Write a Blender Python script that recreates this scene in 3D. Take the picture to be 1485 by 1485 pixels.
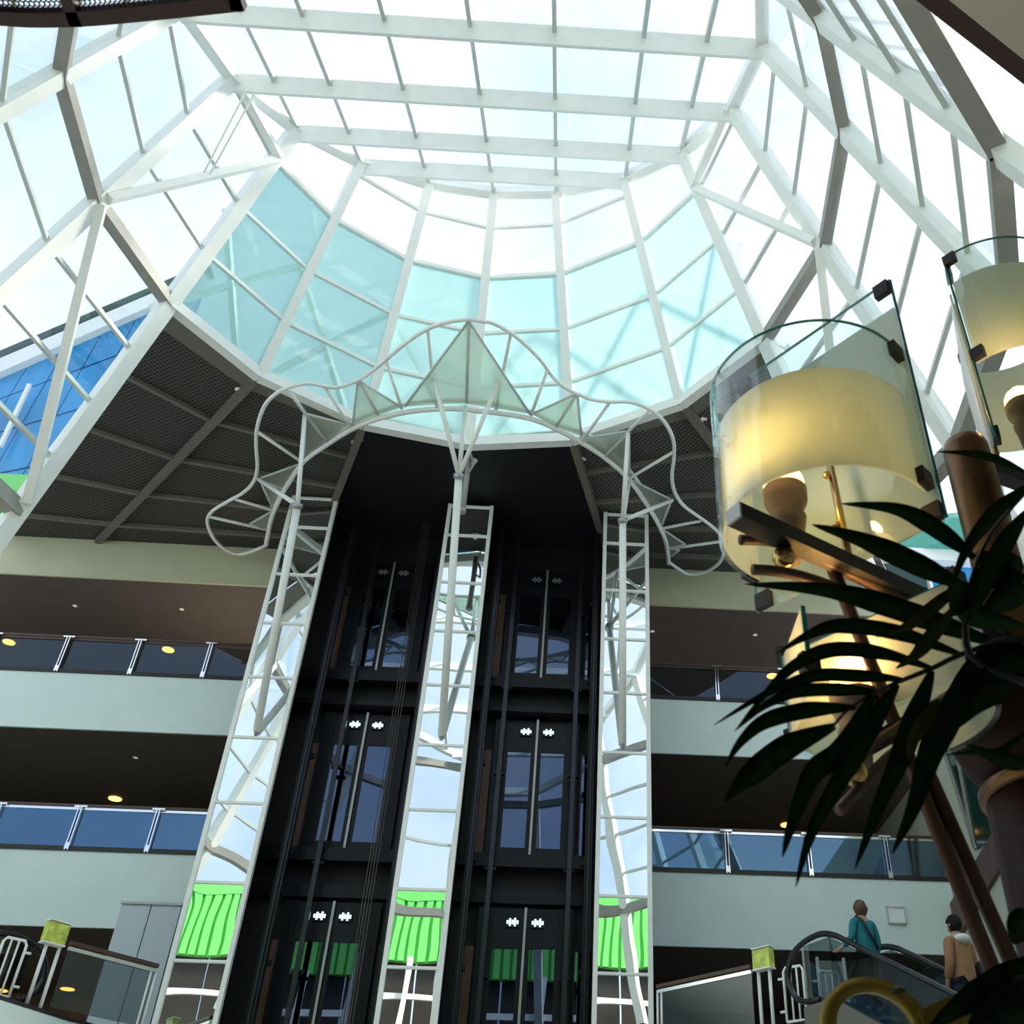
import bpy, bmesh, math, random
from mathutils import Vector, Matrix, Quaternion
random.seed(7)
sc = bpy.context.scene
for o in list(bpy.data.objects): bpy.data.objects.remove(o)
C = sc.collection
V = Vector
R = math.radians
# ------------------------------------------------------------------ camera
FPX, PITCH, ROLL, YAW, PPX, PPY = 1485.13, 0.667, 0.01306, 0.06474, 896.2, 742.45
_cp, _sp = math.cos(PITCH), math.sin(PITCH)
FW = V((math.sin(YAW)*_cp, math.cos(YAW)*_cp, _sp))
_rt = V((math.cos(YAW), -math.sin(YAW), 0)); _up = _rt.cross(FW)
RT = _rt*math.cos(ROLL)+_up*math.sin(ROLL); UP = -_rt*math.sin(ROLL)+_up*math.cos(ROLL)
cd = bpy.data.cameras.new('camera'); cam = bpy.data.objects.new('camera', cd); C.objects.link(cam)
cd.sensor_width = 36; cd.lens = FPX/1485*36; cd.shift_x = -(PPX-742.5)/1485; cd.shift_y = (PPY-742.5)/1485
cd.clip_start = .05; cd.clip_end = 500
m = Matrix((RT, UP, -FW)).transposed().to_4x4(); cam.matrix_world = m
cd.dof.use_dof = True; cd.dof.focus_distance = 22; cd.dof.aperture_fstop = 9
sc.camera = cam
def ray(px, py): return FW+RT*((px-PPX)/FPX)-UP*((py-PPY)/FPX)
def aty(px, py, y):           # point of the plane y = const seen at a pixel
    r = ray(px, py); return r*(y/r.y)
def atz(px, py, z):           # point of the level z = const seen at a pixel
    r = ray(px, py); return r*(z/r.z)
# ------------------------------------------------------------------ world, sun, exposure
sc.view_settings.view_transform = 'Standard'; sc.view_settings.look = 'None'
sc.view_settings.exposure = 0.2; sc.view_settings.gamma = 1; sc.view_settings.use_curve_mapping = False
sc.cycles.transparent_max_bounces = 40; sc.cycles.max_bounces = 12; sc.cycles.glossy_bounces = 6
w = bpy.data.worlds.new('sky'); sc.world = w; w.use_nodes = True
nt = w.node_tree; nt.nodes.clear()
def N(nt, t, **k):
    n = nt.nodes.new(t)
    for a, b in k.items():
        if a in n.inputs.keys(): n.inputs[a].default_value = b
        else: setattr(n, a, b)
    return n
L = lambda nt, a, b: nt.links.new(a, b)
tc = N(nt, 'ShaderNodeTexCoord')
nz = N(nt, 'ShaderNodeTexNoise', Scale=2.2, Detail=6.0, Roughness=.55)
rp = N(nt, 'ShaderNodeValToRGB'); rp.color_ramp.elements[0].position = .40; rp.color_ramp.elements[1].position = .60
rp.color_ramp.elements[0].color = (.52, .67, .90, 1); rp.color_ramp.elements[1].color = (.86, .92, .97, 1)
dt = N(nt, 'ShaderNodeVectorMath', operation='DOT_PRODUCT'); dt.inputs[1].default_value = V((.45, .50, .70)).normalized()
mr = N(nt, 'ShaderNodeMapRange'); mr.inputs['From Min'].default_value = .3; mr.inputs['From Max'].default_value = 1
mr.inputs['To Min'].default_value = 1.16; mr.inputs['To Max'].default_value = 1.38; mr.interpolation_type = 'SMOOTHSTEP'
bg = N(nt, 'ShaderNodeBackground'); wo = N(nt, 'ShaderNodeOutputWorld')
L(nt, tc.outputs['Generated'], nz.inputs['Vector']); L(nt, nz.outputs['Fac'], rp.inputs['Fac'])
L(nt, tc.outputs['Generated'], dt.inputs[0]); L(nt, dt.outputs['Value'], mr.inputs['Value'])
L(nt, rp.outputs['Color'], bg.inputs['Color']); L(nt, mr.outputs['Result'], bg.inputs['Strength']); L(nt, bg.outputs[0], wo.inputs[0])
sd = bpy.data.lights.new('sun', 'SUN'); sd.energy = 7.0; sd.angle = R(12); sd.color = (1, .93, .8)
so = bpy.data.objects.new('sun', sd); C.objects.link(so)
so.rotation_euler = V((.72, .30, .62)).to_track_quat('Z', 'Y').to_euler()
# ------------------------------------------------------------------ materials
def mat(name, col, rough=.5, metal=0, noise=0, nscale=8., bump=0, emit=None, estr=0, spec=.5, trans=0):
    m = bpy.data.materials.new(name); m.use_nodes = True; t = m.node_tree; b = t.nodes['Principled BSDF']
    b.inputs['Base Color'].default_value = (*col, 1); b.inputs['Roughness'].default_value = rough; b.inputs['Metallic'].default_value = metal
    b.inputs['Specular IOR Level'].default_value = spec
    if emit: b.inputs['Emission Color'].default_value = (*emit, 1); b.inputs['Emission Strength'].default_value = estr
    if noise:
        g = N(t, 'ShaderNodeTexCoord'); n = N(t, 'ShaderNodeTexNoise', Scale=nscale, Detail=5.)
        r = N(t, 'ShaderNodeValToRGB'); r.color_ramp.elements[0].position = .3; r.color_ramp.elements[1].position = .7
        r.color_ramp.elements[0].color = (*[c*(1-noise) for c in col], 1); r.color_ramp.elements[1].color = (*[min(1, c*(1+noise)) for c in col], 1)
        L(t, g.outputs['Object'], n.inputs['Vector']); L(t, n.outputs['Fac'], r.inputs['Fac']); L(t, r.outputs['Color'], b.inputs['Base Color'])
        if bump:
            bp = N(t, 'ShaderNodeBump', Strength=bump); L(t, n.outputs['Fac'], bp.inputs['Height']); L(t, bp.outputs[0], b.inputs['Normal'])
    return m
def glassmat(name, tint, refl=(1, 1, 1), ior=1.5, gain=1.0, trl=0, trcol=(1, 1, 1), rough=0, wob=0):
    """thin sheet: tinted transparency + Fresnel mirror, optionally part translucent (frosted)"""
    m = bpy.data.materials.new(name); m.use_nodes = True; t = m.node_tree; t.nodes.clear()
    out = N(t, 'ShaderNodeOutputMaterial'); tr = N(t, 'ShaderNodeBsdfTransparent'); tr.inputs[0].default_value = (*tint, 1)
    body = tr.outputs[0]
    if trl:
        tl = N(t, 'ShaderNodeBsdfTranslucent'); tl.inputs[0].default_value = (*trcol, 1)
        df = N(t, 'ShaderNodeBsdfDiffuse'); df.inputs[0].default_value = (*trcol, 1)
        mx0 = N(t, 'ShaderNodeMixShader'); mx0.inputs[0].default_value = .35; L(t, tl.outputs[0], mx0.inputs[1]); L(t, df.outputs[0], mx0.inputs[2])
        mx1 = N(t, 'ShaderNodeMixShader'); mx1.inputs[0].default_value = trl; L(t, tr.outputs[0], mx1.inputs[1]); L(t, mx0.outputs[0], mx1.inputs[2]); body = mx1.outputs[0]
    gl = N(t, 'ShaderNodeBsdfGlossy'); gl.inputs['Color'].default_value = (*refl, 1); gl.inputs['Roughness'].default_value = rough
    fr = N(t, 'ShaderNodeLayerWeight'); fr.inputs['Blend'].default_value = .5      # facing = 1-|cos|: Schlick, the same from both sides
    pw = N(t, 'ShaderNodeMath', operation='POWER'); pw.inputs[1].default_value = 5; L(t, fr.outputs['Facing'], pw.inputs[0])
    f0 = ((ior-1)/(ior+1))**2
    ma = N(t, 'ShaderNodeMath', operation='MULTIPLY_ADD'); ma.inputs[1].default_value = 1-f0; ma.inputs[2].default_value = f0; L(t, pw.outputs[0], ma.inputs[0])
    mu = N(t, 'ShaderNodeMath', operation='MULTIPLY'); mu.inputs[1].default_value = gain; mu.use_clamp = True
    L(t, ma.outputs[0], mu.inputs[0])
    mx = N(t, 'ShaderNodeMixShader'); L(t, mu.outputs[0], mx.inputs[0]); L(t, body, mx.inputs[1]); L(t, gl.outputs[0], mx.inputs[2]); L(t, mx.outputs[0], out.inputs[0])
    if wob:
        g = N(t, 'ShaderNodeTexCoord'); n = N(t, 'ShaderNodeTexNoise', Scale=.9, Detail=1.); bp = N(t, 'ShaderNodeBump', Strength=wob)
        L(t, g.outputs['Object'], n.inputs['Vector']); L(t, n.outputs['Fac'], bp.inputs['Height']); L(t, bp.outputs[0], gl.inputs['Normal'])
    return m
M = {}
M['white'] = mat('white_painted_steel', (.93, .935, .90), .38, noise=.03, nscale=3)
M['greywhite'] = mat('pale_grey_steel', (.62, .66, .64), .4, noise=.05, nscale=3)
M['ribgrey'] = mat('grey_and_shaded_steel', (.33, .32, .29), .5, noise=.06, nscale=4)  # grey of pipe and mullions; on the outer ring it carries shade
M['soffitbar'] = mat('grey_brown_soffit_bar', (.17, .155, .13), .55)
M['wall'] = mat('white_render', (.76, .90, .87), .7, noise=.025, nscale=1.2)
M['cream'] = mat('cream_render', (.60, .58, .40), .75, noise=.04, nscale=.8)
M['rightwall'] = mat('pale_cream_wall', (.62, .66, .56), .7, noise=.03, nscale=.8)
M['soffit'] = mat('brown_soffit_boards', (.13, .10, .082), .6, noise=.06, nscale=2)
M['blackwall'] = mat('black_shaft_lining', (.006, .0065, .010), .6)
M['navy'] = mat('blue_black_lacquered_steel', (.006, .007, .013), .35, noise=.1, nscale=2, spec=.25)
M['rail'] = mat('oiled_guide_rail_steel', (.03, .032, .04), .25, metal=.6)
M['cable'] = mat('steel_rope', (.10, .09, .085), .4, metal=.5)
M['seam'] = mat('brushed_aluminium', (.42, .42, .42), .35, metal=.5)
M['chrome'] = mat('polished_chrome', (.8, .82, .84), .08, metal=1)
M['wood'] = mat('brown_timber_lining', (.13, .065, .04), .4, noise=.2, nscale=3)
M['handrail'] = mat('dark_brown_timber_rail', (.08, .04, .025), .35, noise=.15, nscale=5)
M['trimblack'] = mat('black_rubber_trim', (.015, .015, .016), .5)
M['rubber'] = mat('black_handrail_rubber', (.012, .013, .016), .25)
M['panel'] = mat('pale_blue_white_panel', (.60, .68, .74), .5, noise=.02)
M['brass'] = mat('polished_brass', (.62, .40, .14), .22, metal=1)
M['bronze'] = mat('brushed_bronze', (.17, .09, .045), .36, metal=.85, noise=.12, nscale=14)
M['darkbronze'] = mat('dark_bronze_bar', (.011, .006, .005), .5, metal=.1)
M['column'] = mat('red_brown_lacquer', (.028, .009, .007), .5, noise=.1, nscale=6, spec=.15)
M['tube'] = mat('dull_copper_tube', (.11, .065, .04), .45, metal=.5, noise=.1, nscale=20)
M['copper'] = mat('copper_brown_rod', (.085, .036, .018), .4, metal=.2, spec=.3)
M['olivebrass'] = mat('olive_brass', (.30, .20, .03), .4, metal=.5)
M['stone'] = mat('grey_floor_stone', (.76, .73, .67), .35, noise=.1, nscale=.7)
M['brownmetal'] = mat('brown_perforated_steel', (.05, .018, .013), .45)
M['slab'] = mat('beige_plaster_soffit', (.66, .59, .50), .8, noise=.05, nscale=2)
M['lime'] = mat('lime_green_cladding', (.20, .74, .16), .45, noise=.04, nscale=1)
M['copperroof'] = mat('verdigris_roof', (.10, .42, .33), .5, noise=.1, nscale=1)
M['rearbrown'] = mat('dark_brown_ribbed_cladding', (.028, .023, .018), .6, noise=.1, nscale=1)
M['socket'] = mat('grey_brown_ceramic', (.22, .15, .11), .5)
M['leaf'] = mat('dark_palm_leaf', (.011, .032, .008), .75, noise=.3, nscale=30, spec=.06)
M['leafolive'] = mat('olive_palm_leaf', (.04, .05, .006), .5, noise=.25, nscale=30, spec=.2)
M['stem'] = mat('dark_palm_stem', (.012, .012, .008), .5, noise=.2)
M['yellow'] = mat('yellow_green_glazed_box', (.62, .72, .12), .3, noise=.35, nscale=9)
M['notice'] = mat('white_notice_board', (.92, .95, .96), .5)
M['teal'] = mat('teal_jacket_cloth', (.012, .19, .23), .85, noise=.12, nscale=12)
M['tan'] = mat('tan_jacket_cloth', (.34, .18, .09), .85, noise=.1, nscale=12)
M['skin'] = mat('skin', (.50, .29, .20), .55)
M['hair'] = mat('brown_hair', (.085, .045, .02), .5, noise=.5, nscale=30)
M['hairdark'] = mat('black_hair', (.010, .008, .007), .7, spec=.2)
M['trousers'] = mat('dark_trousers', (.02, .025, .04), .8)
M['whitecloth'] = mat('white_hood_cloth', (.75, .75, .75), .8)
M['strap'] = mat('navy_strap', (.01, .012, .03), .6)
M['bulb'] = mat('lit_opal_bulb', (1, .8, .45), .3, emit=(1, .62, .2), estr=4.2)
M['down'] = mat('lit_downlight', (1, .8, .4), .3, emit=(1, .50, .09), estr=4.5)
M['downoff'] = mat('unlit_lens_glint', (.9, .7, .6), .2, emit=(1, .7, .55), estr=.35)  # faint emission stands in for light reflected off the unlit lens
M['glint'] = mat('lift_header_glint', (.8, .9, .9), .3, emit=(.75, .95, 1), estr=1.0)  # glow painted in for the glints reflected in the lift headers
M['blue'] = mat('blue_glazing', (.008, .27, .60), .12, noise=.35, nscale=.35)
M['bluepurlin'] = mat('dark_blue_glazing_bar', (.006, .13, .45), .4)
M['glass'] = glassmat('clear_dome_glass', (.955, .975, .98), ior=1.45)
M['frost'] = glassmat('teal_fritted_glass', (.64, .825, .815), ior=1.45, trl=.45, trcol=(.65, .84, .82))
M['balglass'] = glassmat('grey_balustrade_glass', (.62, .66, .68), refl=(.55, .75, 1.0), ior=1.5, gain=1.1, wob=.01)
M['balbright'] = glassmat('reflective_balustrade_glass', (.55, .60, .62), refl=(.36, .66, 1.0), ior=1.5, gain=4.6, wob=.01)
M['dkglass'] = glassmat('dark_lift_glass', (.25, .22, .20), refl=(.45, .62, .95), ior=1.5, gain=4.0, wob=.03)
M['greenglass'] = mat('dark_green_window_glass', (.012, .05, .04), .08)
M['lampglass'] = glassmat('clear_lamp_glass', (.93, .97, .965), ior=1.5)
M['edge'] = mat('green_glass_edge', (.05, .30, .28), .1)
M['lampfrost'] = glassmat('cream_frosted_glass', (.93, .93, .86), ior=1.3, trl=.90, trcol=(.84, .89, .80), rough=.25)
M['escglass'] = glassmat('escalator_glass', (.55, .60, .62), ior=1.5, gain=1.6)
def mirrormat():
    m = bpy.data.materials.new('silvered_mirror'); m.use_nodes = True; t = m.node_tree; b = t.nodes['Principled BSDF']
    b.inputs['Base Color'].default_value = (.90, .95, .95, 1); b.inputs['Metallic'].default_value = 1; b.inputs['Roughness'].default_value = 0
    g = N(t, 'ShaderNodeTexCoord'); n = N(t, 'ShaderNodeTexNoise', Scale=.55, Detail=1.); bp = N(t, 'ShaderNodeBump', Strength=.008, Distance=1.)
    L(t, g.outputs['Object'], n.inputs['Vector']); L(t, n.outputs['Fac'], bp.inputs['Height']); L(t, bp.outputs[0], b.inputs['Normal'])
    return m
M['mirror'] = mirrormat()
def meshmat(name, dark, light, scale, width, rotz=0):
    """fine wire mesh: too small to pick apart, so a grid of wires over the dark void"""
    m = bpy.data.materials.new(name); m.use_nodes = True; t = m.node_tree; b = t.nodes['Principled BSDF']
    g = N(t, 'ShaderNodeTexCoord'); mp = N(t, 'ShaderNodeMapping'); mp.inputs['Rotation'].default_value = (0, 0, rotz); mp.inputs['Scale'].default_value = (scale,)*3
    L(t, g.outputs['Object'], mp.inputs['Vector']); sx = N(t, 'ShaderNodeSeparateXYZ'); L(t, mp.outputs[0], sx.inputs[0])
    outs = []
    for a in 'XY':
        f = N(t, 'ShaderNodeMath', operation='FRACT'); L(t, sx.outputs[a], f.inputs[0])
        c = N(t, 'ShaderNodeMath', operation='LESS_THAN'); c.inputs[1].default_value = width; L(t, f.outputs[0], c.inputs[0]); outs.append(c)
    mxx = N(t, 'ShaderNodeMath', operation='MAXIMUM'); L(t, outs[0].outputs[0], mxx.inputs[0]); L(t, outs[1].outputs[0], mxx.inputs[1])
    mi = N(t, 'ShaderNodeMix', data_type='RGBA'); mi.inputs['A'].default_value = (*dark, 1); mi.inputs['B'].default_value = (*light, 1)
    L(t, mxx.outputs[0], mi.inputs['Factor']); L(t, mi.outputs['Result'], b.inputs['Base Color']); b.inputs['Roughness'].default_value = .6
    return m
M['mesh'] = meshmat('wire_mesh_soffit', (.010, .009, .008), (.095, .085, .068), 11, .3, .5)
M['meshR'] = meshmat('wire_mesh_soffit_right', (.010, .009, .008), (.13, .125, .105), 11, .34, -.5)
M['fin'] = glassmat('perforated_grey_fin', (.80, .86, .82), ior=1.01, trl=.52, trcol=(.80, .82, .74))
# ------------------------------------------------------------------ mesh helpers
class MB:
    def __init__(s): s.v = []; s.f = []
    def add(s, vs, fs):
        n = len(s.v); s.v += [tuple(a) for a in vs]; s.f += [tuple(i+n for i in f) for f in fs]; return s
    def box(s, x0, x1, y0, y1, z0, z1):
        return s.add([(x0,y0,z0),(x1,y0,z0),(x1,y1,z0),(x0,y1,z0),(x0,y0,z1),(x1,y0,z1),(x1,y1,z1),(x0,y1,z1)],
                     [(0,3,2,1),(4,5,6,7),(0,1,5,4),(1,2,6,5),(2,3,7,6),(3,0,4,7)])
    def bar(s, p, q, w, h, up=(0, 0, 1)):
        p, q = V(p), V(q); d = (q-p).normalized(); u = V(up); sd = d.cross(u)
        if sd.length < 1e-4: sd = d.cross(V((1, 0, 0)))
        sd.normalize(); u = sd.cross(d).normalized(); a, b = sd*w/2, u*h/2
        return s.add([p-a-b, p+a-b, p+a+b, p-a+b, q-a-b, q+a-b, q+a+b, q-a+b],
                     [(0,3,2,1),(4,5,6,7),(0,1,5,4),(1,2,6,5),(2,3,7,6),(3,0,4,7)])
    def tube(s, pts, r, n=8, cap=True):
        pts = [V(a) for a in pts]; k = len(pts); rs = r if isinstance(r, (list, tuple)) else [r]*k
        ref = None; vs = []
        for i, p in enumerate(pts):
            d = (pts[min(i+1, k-1)]-pts[max(i-1, 0)]).normalized()
            if ref is None: ref = d.orthogonal().normalized()
            ref = (ref-d*ref.dot(d)).normalized(); b = d.cross(ref)
            vs += [p+(ref*math.cos(2*math.pi*j/n)+b*math.sin(2*math.pi*j/n))*rs[i] for j in range(n)]
        fs = [(i*n+j, i*n+(j+1) % n, (i+1)*n+(j+1) % n, (i+1)*n+j) for i in range(k-1) for j in range(n)]
        if cap: fs += [tuple(range(n))[::-1], tuple(range((k-1)*n, k*n))]
        return s.add(vs, fs)
    def lathe(s, c, prof, n=20):          # prof: (radius, z) pairs about the vertical axis through c
        c = V(c); vs = []; k = len(prof)
        for r, z in prof: vs += [(c.x+r*math.cos(2*math.pi*j/n), c.y+r*math.sin(2*math.pi*j/n), c.z+z) for j in range(n)]
        fs = [(i*n+j, i*n+(j+1) % n, (i+1)*n+(j+1) % n, (i+1)*n+j) for i in range(k-1) for j in range(n)]
        fs += [tuple(range(n))[::-1], tuple(range((k-1)*n, k*n))]
        return s.add(vs, fs)
    def ball(s, c, r, n=16):
        return s.lathe(c, [(max(r*math.sin(math.pi*i/10), r*.02), -r*math.cos(math.pi*i/10)) for i in range(11)], n)
    def slab(s, poly, t, nrm=None):        # polygon given thickness t along its normal
        poly = [V(a) for a in poly]; k = len(poly)
        if nrm is None:
            nrm = V((0, 0, 0))
            for i in range(k): nrm += (poly[i]-poly[0]).cross(poly[(i+1) % k]-poly[0])
        nrm = V(nrm).normalized()*t/2
        vs = [p-nrm for p in poly]+[p+nrm for p in poly]
        return s.add(vs, [tuple(range(k))[::-1], tuple(range(k, 2*k))]+[(i, (i+1) % k, k+(i+1) % k, k+i) for i in range(k)])
    def cyl_sheet(s, c, r, z0, z1, a0, a1, t=.008, n=20):
        vs = []; 
        for i in range(n+1):
            a = R(a0+(a1-a0)*i/n)
            for rr in (r-t/2, r+t/2):
                for z in (z0, z1): vs.append((c[0]+rr*math.sin(a), c[1]+rr*math.cos(a), z))
        fs = []
        for i in range(n):
            b = 4*i; d = b+4
            fs += [(b, d, d+1, b+1), (b+2, b+3, d+3, d+2), (b, b+2, d+2, d), (b+1, d+1, d+3, b+3)]
        fs += [(0, 1, 3, 2), (4*n, 4*n+2, 4*n+3, 4*n+1)]
        return s.add(vs, fs)
    def build(s, name, m, parent=None, smooth=False, origin=None):
        me = bpy.data.meshes.new(name)
        inv = V((0, 0, 0))
        if parent is not None: inv = WORLD.get(parent.name, V((0, 0, 0)))
        og = V(origin) if origin is not None else inv
        me.from_pydata([tuple(V(v)-og) for v in s.v], [], s.f)
        bm = bmesh.new(); bm.from_mesh(me); bmesh.ops.recalc_face_normals(bm, faces=bm.faces); bm.to_mesh(me); bm.free()
        me.materials.append(M[m] if isinstance(m, str) else m)
        if smooth:
            for p in me.polygons: p.use_smooth = True
        o = bpy.data.objects.new(name, me); C.objects.link(o); o.location = og-inv
        if parent is not None: o.parent = parent
        WORLD[o.name] = og
        return o
WORLD = {}
def thing(name, loc=(0, 0, 0), label=None, cat=None, group=None):
    o = bpy.data.objects.new(name, None); C.objects.link(o); o.location = loc; WORLD[o.name] = V(loc); o.empty_display_size = .2
    return tag(o, label, cat, group)
def tag(o, label=None, cat=None, group=None):
    if label: o['label'] = label
    if cat: o['category'] = cat
    if group: o['group'] = group
    return o
def struct(o): o['kind'] = 'structure'; return o
def stuff(o): o['kind'] = 'stuff'; return o
def sroot(name, loc=(0, 0, 0)): return struct(thing(name, loc))
# ------------------------------------------------------------------ dome: oblique-cut glass cone over the hall
DS = .9314                                # the dome's size: from where the mirrors show its lower ring
H1 = 17.5*DS; CX, CY = -2.335*DS, 12.285*DS; R1 = 7.415*DS; KK = .345; RING2 = 12.2*DS; ZB = 8.0*DS
ANG = dict(Y=-105.3, Z=-84.1, A=-63.5, B=-43.4, C=-22.2, D=-1.6, E=18.8, F=42.4, G=63.7, H=84.9, I=105.4, J=122.7, K=144.7, L=166.7, M=188.7, N=210.7, O=232.7)
ORD = list('YZABCDEFGHIJKLMNO')
def roofz(x, y): return 15.10*DS+.561*y+.019*x
def cone(a, z):
    r = R1-KK*(z-H1); return V((CX+r*math.sin(R(a)), CY+r*math.cos(R(a)), z))
def ztop(a):
    z0, z1 = 13., 30.
    for _ in range(50):
        zm = (z0+z1)/2; p = cone(a, zm)
        if zm < roofz(p.x, p.y): z0 = zm
        else: z1 = zm
    return z0
TOP = {k: ztop(a) for k, a in ANG.items()}
FRONT = set('ABCDEFG')
def radial(a): return V((math.sin(R(a)), math.cos(R(a)), 0))
drum = sroot('wall_dome', (CX, CY, RING2))
for k in ORD:
    a = ANG[k]; front = k in 'BCDEF'
    zb = H1-.1 if front else (ZB if k in 'KLMNO' else RING2-2.2)
    wd = .22 if front else .30
    nv = radial(a)
    MB().bar(cone(a, zb), cone(a, TOP[k]), wd, .22 if front else .26, nv).build('rib', 'white', drum)
for i, k in enumerate(ORD):
    k2 = ORD[(i+1) % len(ORD)]; a, b = ANG[k], ANG[k2]
    front = k in 'ABCDEF'
    MB().bar(cone(a, TOP[k]), cone(b, TOP[k2]), .24, .26).build('ring_beam', 'white', drum)
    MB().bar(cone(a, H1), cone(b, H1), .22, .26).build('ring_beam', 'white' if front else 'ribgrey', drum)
    if not front: MB().bar(cone(a, RING2), cone(b, RING2), .26, .3).build('ring_beam', 'ribgrey', drum)  # outer ring: the darkness of its unlit side is put into the grey
    if k in 'KLMN' : MB().bar(cone(a, ZB), cone(b, ZB), .26, .3).build('ring_beam', 'white', drum)
    LQ = [z*DS for z in (13.35, 14.7, 16.1, 19.0, 20.5, 22.1, 23.6)]
    lv = [H1]+LQ[3:]+[30] if front else ([RING2]+LQ[:3]+[H1]+LQ[3:6]+[30] if k not in 'KLMN' else [RING2, LQ[1], H1, 30])
    def pt(q, z): return cone(ANG[q], min(z, TOP[q]))
    for j in range(len(lv)-1):
        z0, z1 = lv[j], lv[j+1]
        if max(TOP[k], TOP[k2]) < z0+.15: continue
        poly = [pt(k, z0), pt(k2, z0), pt(k2, z1), pt(k, z1)]
        if (poly[0]-poly[3]).length < .02: poly = poly[:3]
        elif (poly[1]-poly[2]).length < .02: poly = [poly[0], poly[1], poly[3]]
        fro = front and z1 <= 22.2*DS
        MB().slab(poly, .02).build('frosted_pane' if fro else 'pane', 'frost' if fro else 'glass', drum)
        if j > 0 and z0 != H1 and min(TOP[k], TOP[k2]) > z0:
            mid = front and abs(z0-22.1*DS) < .01
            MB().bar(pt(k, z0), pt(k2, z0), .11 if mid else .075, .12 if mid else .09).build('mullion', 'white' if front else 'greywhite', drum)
# diagonal braces beside the frosted front bays
for p, q in (('Z', 'A'), ('H', 'G')):
    inw = lambda k, z: cone(ANG[k], z)-radial(ANG[k])*.15
    MB().bar(inw(p, TOP[p]-.1), inw(q, 22.1*DS), .16, .16).build('brace', 'white', drum)
    MB().bar(inw(p, H1+.1), inw(q, 22.0*DS), .16, .16).build('brace', 'white', drum)
    MB().bar(inw(p, H1-.1), inw(q, RING2+.1), .16, .16).build('brace', 'white', drum)
# exterior lattice seen faintly through the frosted glass
for k, k2 in (('A', 'B'), ('B', 'C'), ('C', 'D'), ('D', 'E'), ('E', 'F'), ('F', 'G')):
    ou = lambda k, z: cone(ANG[k], z)+radial(ANG[k])*.9
    e0_ = .07 if k == 'A' else 0; e1_ = .93 if k2 == 'G' else 1
    MB().bar(ou(k, H1+.1).lerp(ou(k2, 21.3*DS), e0_), ou(k, H1+.1).lerp(ou(k2, 21.3*DS), e1_), .13, .13).build('outer_brace', 'white', drum)
    MB().bar(ou(k2, H1+.1).lerp(ou(k, 21.3*DS), 1-e1_), ou(k2, H1+.1).lerp(ou(k, 21.3*DS), 1-e0_), .13, .13).build('outer_brace', 'white', drum)
# flat glazed roof
roof = sroot('ceiling', (CX, CY, 22))
ring = {k: cone(ANG[k], TOP[k]) for k in ORD}
axd = V((ring['G'].x-ring['A'].x, ring['G'].y-ring['A'].y)).normalized(); pd = V((axd.y, -axd.x))   # pd points back towards the viewer
if pd.y > 0: pd = -pd
o2 = V((CX, CY))
def uv(p): d = V((p.x, p.y))-o2; return d.dot(axd), d.dot(pd)
poly2 = [uv(ring[k]) for k in ORD]
def clip(fix, idx):       # where the line (coordinate idx == fix) crosses the ring polygon
    hit = []
    fix += 1e-4; hit = []
    for i in range(len(poly2)):
        p, q = poly2[i], poly2[(i+1) % len(poly2)]
        if (p[idx]-fix)*(q[idx]-fix) < 0:
            t = (fix-p[idx])/(q[idx]-p[idx]); hit.append(p[1-idx]+t*(q[1-idx]-p[1-idx]))
    return (min(hit), max(hit)) if len(hit) >= 2 else None
def w3(u, v_): 
    p = o2+axd*u+pd*v_; return V((p.x, p.y, roofz(p.x, p.y)))
rn = V((-.019, -.561, 1)).normalized()
us = [uv(ring[k])[0] for k in 'ABCDEFG']; us[0] += .05; us[-1] -= .05
vs_ = [(uv(ring[p])[1]+uv(ring[q])[1])/2 for p, q in (('B', 'F'), ('A', 'G'), ('Z', 'H'), ('Y', 'I'))]
dv = 1.65
while vs_[-1] < 6.2: vs_.append(vs_[-1]+dv)
for u in us:
    c = clip(u, 0)
    if c: MB().bar(w3(u, c[0]), w3(u, c[1]), .085, .16, rn).build('purlin', 'greywhite', roof)
for v_ in vs_:
    c = clip(v_, 1)
    if c: MB().bar(w3(c[0], v_)-rn*.12, w3(c[1], v_)-rn*.12, .10, .40, rn).build('cross_beam', 'white', roof)
ug = [-9]+us+[9]; vg = [-9]+vs_+[9]
def clippoly(poly, ax, val, sgn):
    out = []
    for i in range(len(poly)):
        p, q = poly[i], poly[(i+1) % len(poly)]; a, b = (p[ax]-val)*sgn, (q[ax]-val)*sgn
        if a >= 0: out.append(p)
        if a*b < 0:
            t = a/(a-b); out.append((p[0]+t*(q[0]-p[0]), p[1]+t*(q[1]-p[1])))
    return out
for i in range(len(ug)-1):
    for j in range(len(vg)-1):
        pl = list(poly2)
        for ax, val, sg in ((0, ug[i], 1), (0, ug[i+1], -1), (1, vg[j], 1), (1, vg[j+1], -1)):
            if pl: pl = clippoly(pl, ax, val, sg)
        if len(pl) >= 3: MB().slab([w3(*p)+rn*.05 for p in pl], .02, rn).build('roof_pane', 'glass', roof)
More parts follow.
